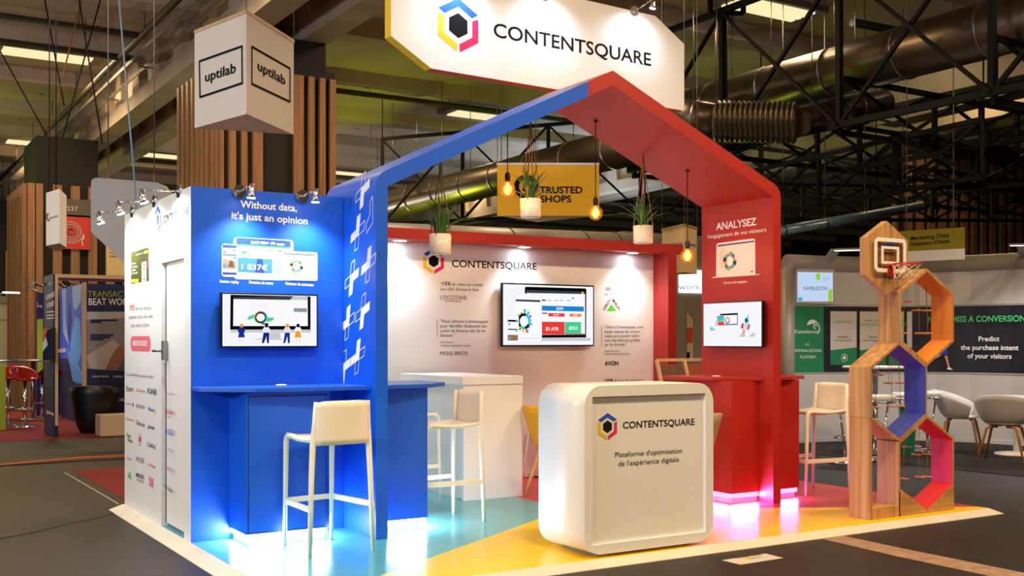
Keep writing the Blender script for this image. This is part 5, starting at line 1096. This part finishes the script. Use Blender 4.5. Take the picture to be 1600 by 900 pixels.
# ================================================================== neighbours at the left
M_TIM = mat('booth_timber', (196, 168, 132), .6); M_PUR = mat('print_purple', (34, 28, 96), .5); M_BLK = mat('print_blue', (22, 34, 84), .5)
PO = GP(88.5, 684, ZF); xf, yf = PO.x, PO.y
nb_ = thing('blue_booth', 'dark blue booth with timber frame and large printed panels behind the white cabin wall', 'booth', (xf, yf, ZF))
zt_ = YP(90, 428, yf).z; zt2 = YP(90, 433.5, yf).z
mb = MB(); w = YP(91.5, 500, yf).x-YP(87, 500, yf).x; mb.box(xf-w/2, xf+w/2, yf, yf+.06, ZF+.18, zt2, M_TIM).box(xf-w/2, xf+3.2, yf, yf+.06, zt2, zt_, M_TIM); mb.box(xf-w/2, xf+w/2, yf+.002, yf+.058, ZF, ZF+.179, M_BLACK); mb.box(xf+3.1, xf+3.2, yf, yf+.06, ZF, zt2, M_TIM); mb.build('frame', nb_)
mb = MB().box(xf+w/2, xf+3.1, yf+.02, yf+.05, YP(90, 438, yf).z, zt2-.002, mat('band_plum', (92, 28, 56), .6)); mb.build('header_band', nb_)
yb_ = XP(72, 470, xf-.02).y
mb = MB().box(xf-.05, xf-.005, yf+.01, yb_, ZF+.02, zt_, M_BLK); mb.build('side_panel', nb_)
PX_ = Plane((xf-.05, 0, 0), (0, -1, 0)); mb = MB(); PX_.ptext(mb, 'CONFERENCE', (72.5, 469), (85.5, 462.5), 7, M_LINE, off=.004, bold=.03); PX_.ptext(mb, 'INTERNET', (73.5, 481), (85, 477.5), 7, M_LINE, off=.004, bold=.03); PX_.ptext(mb, 'tool', (76, 446), (81, 444), 5, M_LINE, off=.004)
for y in (486, 491.5, 496): PX_.ppoly(mb, [(73, y+1), (85, y), (85, y+1.5), (73, y+2.5)], M_LINE, .004)
PX_.ptext(mb, 'orange', (76, 646), (84.5, 650), 6, M_LINE, off=.004, bold=.02); PX_.ppoly(mb, [(73, 640), (75.5, 641), (75.5, 648), (73, 647)], mat('mark_orange', (240, 130, 30), .5), .004); mb.build('lettering', nb_)
yn = GP(131, 664, ZF); x2 = XP(131, 600, yn.x).x; yN = yn.y; yF = XP(91, 560, x2).y; zN = XP(130, 442, x2).z
mb = MB().box(x2, x2+.04, yN, yF, ZF, zN, M_PUR); mb.build('print_panel', nb_)
P = Plane((x2, 0, 0), (0, -1, 0)); mb = MB(); cb_ = mat('fabric_blue', (60, 90, 220), .5); cs_ = mat('fabric_sky', (90, 160, 236), .5); ci_ = mat('fabric_ice', (150, 180, 244), .5)
for m, pts in ((cb_, [(93, 452), (129, 443), (129, 600), (118, 600), (106, 560), (94, 560)]), (ci_, [(97, 452), (104, 450), (103, 500), (108, 540), (99, 520)]), (cs_, [(118, 494), (125, 500), (128, 550), (122, 570), (112, 560), (110, 540)]), (ci_, [(113, 448), (128, 444), (127, 470), (119, 485), (115, 480)]), (cs_, [(105, 545), (118, 560), (128, 580), (128, 600), (114, 595)]), (M_PUR, [(110, 470), (113, 500), (109, 535), (106, 520), (108, 480)])): P.ppoly(mb, pts, m, .004+.0006*len(mb.mats))
P.ptext(mb, 'evolution', (92, 551), (104, 550), 8, M_LINE, off=.012, bold=.02); mb.build('printed_fabric', nb_)
mb = MB().box(x2+.04, x2+3.2, yN, yN+.04, ZF, YP(135, 443, yN).z, M_BLK); mb.box(x2-.03, x2+.04, yN-.03, yN-.001, ZF, YP(135, 441, yN).z, M_TIM); mb.build('rear_panel', nb_)
P = Plane((0, yN, 0), (1, 0, 0)); mb = MB(); gp = mat('photo_grey', (140, 134, 140), .6); gp2 = mat('photo_pale', (186, 180, 182), .6); gs = mat('photo_skin', (150, 104, 84), .6)
P.ppoly(mb, [(134, 600), (230, 600), (230, 487), (134, 487)], gp, .004); P.ppoly(mb, [(134, 500), (230, 495), (230, 487), (134, 487)], gp2, .005); P.ppoly(mb, [(134, 556), (178, 530), (186, 540), (165, 580), (140, 575)], gp2, .006); P.ppoly(mb, [(165, 577), (172, 583), (190, 566), (197, 545), (186, 540), (176, 552)], gs, .007); P.ppoly(mb, [(180, 582), (230, 585), (230, 545), (197, 553)], mat('photo_stripe', (90, 90, 110), .6), .0075); P.ppoly(mb, [(134, 602), (230, 604), (230, 582), (134, 576)], M_BLK, .008)
for y, x0, x1 in ((500, 141, 183), (503, 141, 158), (523, 141, 177), (526.5, 141, 172), (530, 141, 162)): P.ppoly(mb, [(x0, y+1.8), (x1, y+1.8), (x1, y-1), (x0, y-1)], M_BLK, .0085)
P.ptext(mb, 'TRANSACTIONS', (137, 464), (226, 464), 9.5, mat('text_lime', (170, 180, 40), .5), off=.006); P.ptext(mb, 'BEAT WORLD', (138.5, 476.5), (213, 476.5), 10.5, M_LINE, off=.006, bold=.01); P.ptext(mb, 'nexo', (174, 627), (202, 627), 7, M_LINE, off=.009); P.ptext(mb, 'SAMPLE OF SERVICES', (144, 589.5), (170, 589.5), 2.6, M_LINE, off=.009); P.ptext(mb, 'EQUIPMENT', (177, 589.5), (192, 589.5), 2.6, M_LINE, off=.009)
mb.build('printed_photo', nb_)
for i, (a, b, lab) in enumerate((((66, 458), (36, 447), 'front'), ((80, 451), (50, 442), 'middle'), ((104, 449), (93, 444), 'inner'), ((116, 444), (104, 439), 'rear'))):
    t = thing('booth_lamp', ('flat silver lamp arm over the purple banner, longest at the left', 'flat silver lamp arm beside the dark blue side panel top', 'flat silver lamp arm inside the timber frame, left', 'flat silver lamp arm inside the timber frame, right')[i], 'lamp', DP(*a, 17)); dd = (YP(66, 458, GP(64, 650, ZF).y)-CAM).dot(FW) if i == 0 else 17; A, B = DP(*a, dd), DP(*b, dd); mb = MB(); mb.tube([A, A.lerp(B, .8)], .02, M_STEEL, 8); mb.build('arm', t); mb = MB(); mb.bar(A.lerp(B, .78), B, .10, .04, M_STEEL); mb.build('head', t)
light('SPOT', 'booth_lamp_beam', (x2-.5, (yN+yF)/2, 2.75), (0, RS(25), 0), 90, (.8, .86, 1), spot_size=RS(130), spot_blend=.8, shadow_soft_size=.1)
tvb = thing('television', 'dark television on the blue booth side panel at the far left', 'television', (xf-.1, yf+1, 1.2)); ya, yz = XP(83, 540, xf-.09).y, XP(70, 540, xf-.09).y; zl, zh = XP(73, 565, xf-.09).z, XP(73, 513, xf-.09).z
mb = MB().box(xf-.12, xf-.055, ya, yz, zl, zh, M_BLACKP); mb.build('casing', tvb); P = Plane((xf-.12, 0, 0), (0, -1, 0)); mb = MB(); P.poly(mb, [(-yz+.02, zl+.02), (-ya-.02, zl+.02), (-ya-.02, zh-.02), (-yz+.02, zh-.02)], LIT('tv_navy', (24, 28, 44)), .002); P.poly(mb, [(-yz+.02, zh-.2), (-yz+.5, zh-.02), (-yz+.02, zh-.02)], LIT('tv_rust', (150, 70, 50)), .003); P.poly(mb, [(-yz+.02, zl+.15), (-yz+.5, zh-.25), (-yz+.3, zh-.12), (-yz+.02, zh-.22)], LIT('tv_stone', (150, 140, 130)), .003); mb.build('screen', tvb)
# armchair, block, red carpet, bar tables, red stools
c = GP(142, 679, ZF); M_LEA = mat('leather_black', (16, 15, 16), .4); ZR = ZF+.006
ac = thing('armchair', 'black leather tub armchair in front of the blue booth', 'armchair', (c.x+.12, c.y+.3, ZR), RS(-20), local=True); mb = MB(); shell(mb, M_LEA, .21, .37, .0, .74, .62, span=125, lean=.02); o = mb.build('shell', ac); md = o.modifiers.new('s', 'SOLIDIFY'); md.thickness = .08; md.offset = -1
mb = MB(); mb.lathe([(.001, .05), (.16, .05), (.22, .38), (.20, .43), (.001, .44)], (0, .02, 0), M_LEA, 24); mb.build('cushion', ac)
a, b = GP(157, 682, ZR), GP(200, 681, ZR); wb = MB().box(a.x, a.x+.9, a.y, a.y+.4, ZR, ZR+.32, M_TIM)
o = wb.build('low_table', bevel=.008); tag(o, 'low cream box table beside the black armchair', 'table')
M_CARR = mat('carpet_red', (118, 18, 15), .95, noise=.15, nscale=30)
pp = [GP(15, 690.5, ZF), GP(155, 683, ZF)]; mb = MB(); poly = [(pp[0].x, pp[0].y), (2.38, yf-.2), (2.38, 9.95), (xf+4, 9.95), (xf+4, 16.5), (-3.5, 16.5), (-2.6, 11.5)]; mb.prism([(*p, ZF+.0005) for p in poly], (0, 0, .005), M_CARR); tag(mb.build('carpet'), 'bright red carpet under the far left booth', 'carpet')
mb = MB(); mb.prism([(*p, ZF+.0005) for p in ((.13, 2.25), (.13, 5.3), (5.9, 5.3), (5.9, 2.25))], (0, 0, .005), M_CARR); tag(mb.build('carpet'), 'dark red carpet edge behind the white cabin corner', 'carpet')
for i, (px, py, ps, lab) in enumerate(((51, 571, 657, 'round glass cocktail table among the red stools'), (-14, 565, 660, 'second round cocktail table cut by the left frame edge'))):
    g = GP(px+3*i, ps-2, ZR); cocktail('cocktail_table', lab, g.x, g.y, 1.06, .42, ZR, glass('table_glass', (210, 214, 220)) if False else M_STEEL)
M_RS = mat('stool_red_acrylic', (150, 24, 14), .15)
for lab, px, py, rz in (('red acrylic stool with chrome stem, front one by the glass table', 39, 667, 200), ('red acrylic stool cut by the left frame edge', 13, 664, 160), ('red acrylic stool behind the blue side panel', 66, 655, 90), ('red acrylic stool glimpsed right of the timber post', 96, 650, 60)):
    g = GP(px, py, ZR); swivel(lab, g.x, g.y, ZR, .80, 'red acrylic stools', M_RS, 'shell', RS(rz))
mb = MB(); g = GP(-4, 672, ZR); mb.box(g.x-.4, g.x+.12, g.y, g.y+.3, ZR, 1.0, mat('counter_lime', (150, 170, 40), .5)); tag(mb.build('booth_counter'), 'lime green counter edge at the far left frame edge', 'counter')
ww = thing('white_booth', 'white booth wall with a door at the far left', 'booth', (0, 21.5, ZF)); yw = 21.4; A = YP(60, 474, yw); mb = MB().box(-3, A.x, yw, yw+.1, ZF, A.z, mat('booth_ivory', (206, 188, 164), .6)); mb.build('wall', ww); mb = MB().box(-3, A.x, yw-.06, yw+.12, A.z, YP(60, 464, yw).z, M_BT); mb.build('header', ww)
P = Plane((0, yw, 0), (1, 0, 0)); mb = MB(); P.line(mb, [P.uv(*p) for p in ((-20, 620), (-20, 500), (49, 500), (49, 622))], .03, M_BT, .004); mb.build('door_outline', ww)
t = thing('booth_lamp', 'bright flat lamp over the white booth at the far left', 'lamp', DP(0, 462, 22)); mb = MB(); A, B = DP(6, 457, 21), DP(29, 457.5, 21); mb.bar(A, B, .12, .03, emit('booth_led', (255, 246, 230), 3)); mb.build('head', t); mb = MB(); mb.bar(DP(-3, 463, 21.4), A, .04, .03, M_STEEL); mb.build('arm', t)
bn = thing('roll_banner', 'purple and lime banner panel left of the blue booth', 'banner', GP(64, 652, ZF)); yb2 = GP(64, 650, ZF).y; P = Plane((0, yb2, 0), (1, 0, 0)); q0 = P.uv(57, 650); q1 = P.uv(72.5, 458); mb = MB(); mb.box(q0[0], q1[0]+.3, yb2, yb2+.03, ZF, q1[1], M_PUR); mb.build('panel', bn); mb = MB(); P.ppoly(mb, [(58, 590), (67, 590), (67, 498), (58, 499)], mat('print_lime', (180, 200, 30), .5), .003); P.ptext(mb, 'orange', (59.5, 480), (66, 480), 5, M_LINE, off=.003); P.ppoly(mb, [(57.5, 480), (59.5, 480), (59.5, 472), (57.5, 472)], mat('mark_orange', (240, 130, 30), .5), .003); mb.build('print', bn)
# hanging white light box, grey rounded sign, aisle number and hose sign, cream poster
lb = thing('light_box', 'white hanging box sign with a small red mark at the upper left', 'sign', DP(88, 384, 13)); A, B, C_ = DP(72, 384, 13.05), DP(93, 376.5, 12.7), DP(104, 377, 13.3); zt3 = CAM.z+(532-295)/FPX*12.7; zb3 = A.z
D_ = A+(C_-B); mb = MB(); mb.prism([(p.x, p.y, zb3) for p in (A, B, C_, D_)], (0, 0, zt3-zb3), mat('box_white', (246, 244, 246), .5)); mb.build('box', lb)
P = Plane((A.x, A.y, 0), (B.x-A.x, B.y-A.y, 0)); mb = MB(); P.ring(mb, *P.uv(76, 339), .03, .055, M_RED, .004, 90, 330); P.ring(mb, *P.uv(74.8, 338), .03, .05, M_GRN, .005, 120, 250); P.ptext(mb, 'thenextive', (78, 342.5), (91, 339), 4.5, M_INKG, off=.004); mb.build('lettering', lb)
mb = MB()
for s in (.25, .75): p = A.lerp(B, s); mb.tube([(p.x, p.y, zt3), (p.x, p.y, ZC)], .007, M_BLACK, 5)
mb.build('chain', lb)
gs_ = thing('hanging_sign', 'grey rounded hanging panel behind the white cabin lamps', 'sign', DP(142, 455, 12)); P = Plane(DP(142, 360, 12), (RT.x*.97+FW.x*.05, RT.y*.97+FW.y*.05, 0)); mb = MB(); pts = [P.uv(*p) for p in ((142, 362), (142, 290), (143, 281), (150, 277.5), (245, 285), (258, 290), (266, 300), (285, 330), (300, 500), (240, 455))]
mb.prism([P.at(*p, 0) for p in pts], -P.N*.05, mat('panel_grey', (152, 152, 156), .5), mat('edge_yellow', (244, 196, 28), .5)); mb.build('panel', gs_); mb = MB()
for px in (168, 240): p = P.at(*P.uv(px, 282), -.025); mb.tube([p, (p.x, p.y, ZC)], .007, M_STEEL, 5)
mb.build('wire', gs_)
yc = 17.33; P = Plane((0, yc-.04, 0), (1, 0, 0))
an = thing('aisle_sign', 'dark plate with aisle number on the far slatted column', 'sign', YP(120, 335, yc)); q0, q1 = P.uv(86, 337), P.uv(142, 313); mb = MB(); mb.prism([P.at(*p, 0) for p in ((q0[0], q0[1]), (q1[0], q0[1]), (q1[0], q1[1]), (q0[0], q1[1]))], -P.N*.03, mat('plate_grey', (84, 76, 66), .6)); mb.build('plate', an); mb = MB(); P.ptext(mb, 'Y227', (97, 329), (122, 329), 6.5, M_CARD, off=.004); mb.build('lettering', an)
hs = thing('hose_sign', 'red fire hose sign with white spiral on the far slatted column', 'sign', YP(110, 388, yc)); q0, q1 = P.uv(84, 388), P.uv(141, 337.5); mb = MB(); mb.prism([P.at(*p, 0) for p in ((q0[0], q0[1]), (q1[0], q0[1]), (q1[0], q1[1]), (q0[0], q1[1]))], -P.N*.03, mat('sign_red', (190, 50, 40), .6)); mb.build('plate', hs)
mb = MB(); c = P.uv(111, 362); pts = [(c[0]+(.04+.22*k/130)*math.cos(k*.2), c[1]+(.04+.22*k/130)*math.sin(k*.2)) for k in range(124)]; pts += [(pts[-1][0]+.02, pts[-1][1]-.16)]; P.line(mb, pts, .02, M_CARD, .004); P.ppoly(mb, [(128.6, 374), (131.6, 374), (131.2, 366), (129, 366)], M_CARD, .004); mb.build('spiral', hs)
ps = thing('poster', 'cream poster panel above the blue booth beside the cabin edge', 'poster', YP(180, 430, yc)); q0, q1 = P.uv(166, 430), P.uv(215, 385); mb = MB(); mb.prism([P.at(*p, 0) for p in ((q0[0], q0[1]), (q1[0], q0[1]), (q1[0], q1[1]), (q0[0], q1[1]))], -P.N*.03, mat('poster_cream', (206, 178, 134), .7)); mb.build('sheet', ps); mb = MB(); P.ptext(mb, 'Rejoignez le', (171, 396), (192, 396), 2.6, M_INK, off=.004); P.ptext(mb, 'WEBLAB', (171, 402), (188, 402), 3, M_INK, off=.004); mb.build('lettering', ps)
# ------------------------------------------------------------------ floor marks
def flat(name, label, cat, pxs, m, h=.003):
    mb = MB(); mb.prism([GP(*p, ZF+.0005) for p in pxs], (0, 0, h), m); return tag(mb.build(name), label, cat)
flat('cable_cover', 'black cable tape running to the far platform corner', 'tape', [(-10, 838), (40, 828), (80, 817), (120, 805), (176, 796), (181, 801), (150, 811), (110, 818), (60, 831), (-10, 844)], M_BLACK, .004)
t = thing('floor_cable', 'thin orange cable across the dark aisle at the left', 'cable', GP(0, 726, ZF)); mb = MB(); mb.tube([GP(-10, 727, ZF+.008), GP(60, 721, ZF+.008), GP(130, 715, ZF+.008), GP(230, 711, ZF+.008)], .010, mat('cable_orange', (206, 92, 36), .5), 6); mb.build('line', t)
t = thing('floor_cable', 'thin black cable beside the orange cable', 'cable', GP(0, 728, ZF)); mb = MB(); mb.tube([GP(-10, 728.5, ZF+.008), GP(60, 724, ZF+.008), GP(130, 719.5, ZF+.008), GP(230, 715, ZF+.008)], .009, M_BLACK, 6); mb.build('line', t)
flat('floor_tape', 'thin white tape line beside the dark red carpet edge', 'tape', [(100, 738.5), (102, 738), (186, 787), (184.5, 788)], mat('tape_white', (170, 160, 150), .6), .001)
flat('floor_tape', 'wide pale worn tape strip on the floor at the lower right', 'tape', [(1280, 841), (1318, 837.5), (1425, 860), (1620, 899), (1620, 912), (1560, 903), (1400, 869)], mat('tape_beige', (150, 122, 98), .7, noise=.2, nscale=14), .001)
pc = GP(1176, 874, ZF); fc = thing('floor_card', 'white paper card with yellow tape on the floor before the desk', 'card', pc); mb = MB(); mb.prism([GP(*p, ZF+.0005) for p in ((1128, 875.5), (1196, 865), (1224, 872), (1157, 882.5))], (0, 0, .001), M_CARD); mb.build('sheet', fc)
mb = MB()
for p in ([(1159, 871), (1172, 870), (1173, 872.5), (1162, 873.5)], [(1152, 880), (1164, 879.5), (1162, 881.6), (1156, 882.4)]): mb.prism([GP(*q, ZF+.0017) for q in p], (0, 0, .0005), M_YEL)
mb.build('tape', fc)
A = GP(1140, 876.5, ZF+.002); B = GP(1206, 867, ZF+.002); U = (B-A).normalized(); P = Plane(A+Vector((0, 0, 0)), U, Vector((0, 0, 1)).cross(U)); mb = MB(); P.text(mb, 'COMMUNICATION', .09, .03, .03, M_INK, width=.24, off=.0004); P.text(mb, 'DATA', .16, -.03, .03, M_INK, width=.11, off=.0004); mb.build('lettering', fc)
t = thing('floor_cable', 'black cable on the red floor beside the small side table', 'cable', GP(838, 745)); mb = MB(); mb.tube([GP(826, 741, .006), GP(838, 745, .006), GP(848, 744.5, .006), GP(870, 748, .006)], .006, M_BLACK, 6); mb.build('line', t)
# lime uplight of a stand further back
for p, e in (((8.2, 15.2, 3.2), 60), ((11.5, 11.0, 2.9), 35), ((-1.0, 20.0, 4.2), 40), ((2.0, 31, 4), 60)): light('POINT', 'lime_stand_light', p, e=e*3.2, col=(.72, .9, .05), shadow_soft_size=.3)
light('AREA', 'blue_stand_light', (16, 18, 4), (math.pi, 0, 0), 150, (.6, .75, 1), size=2)
for o in list(bpy.data.objects):
    if '_o' in o: del o['_o']
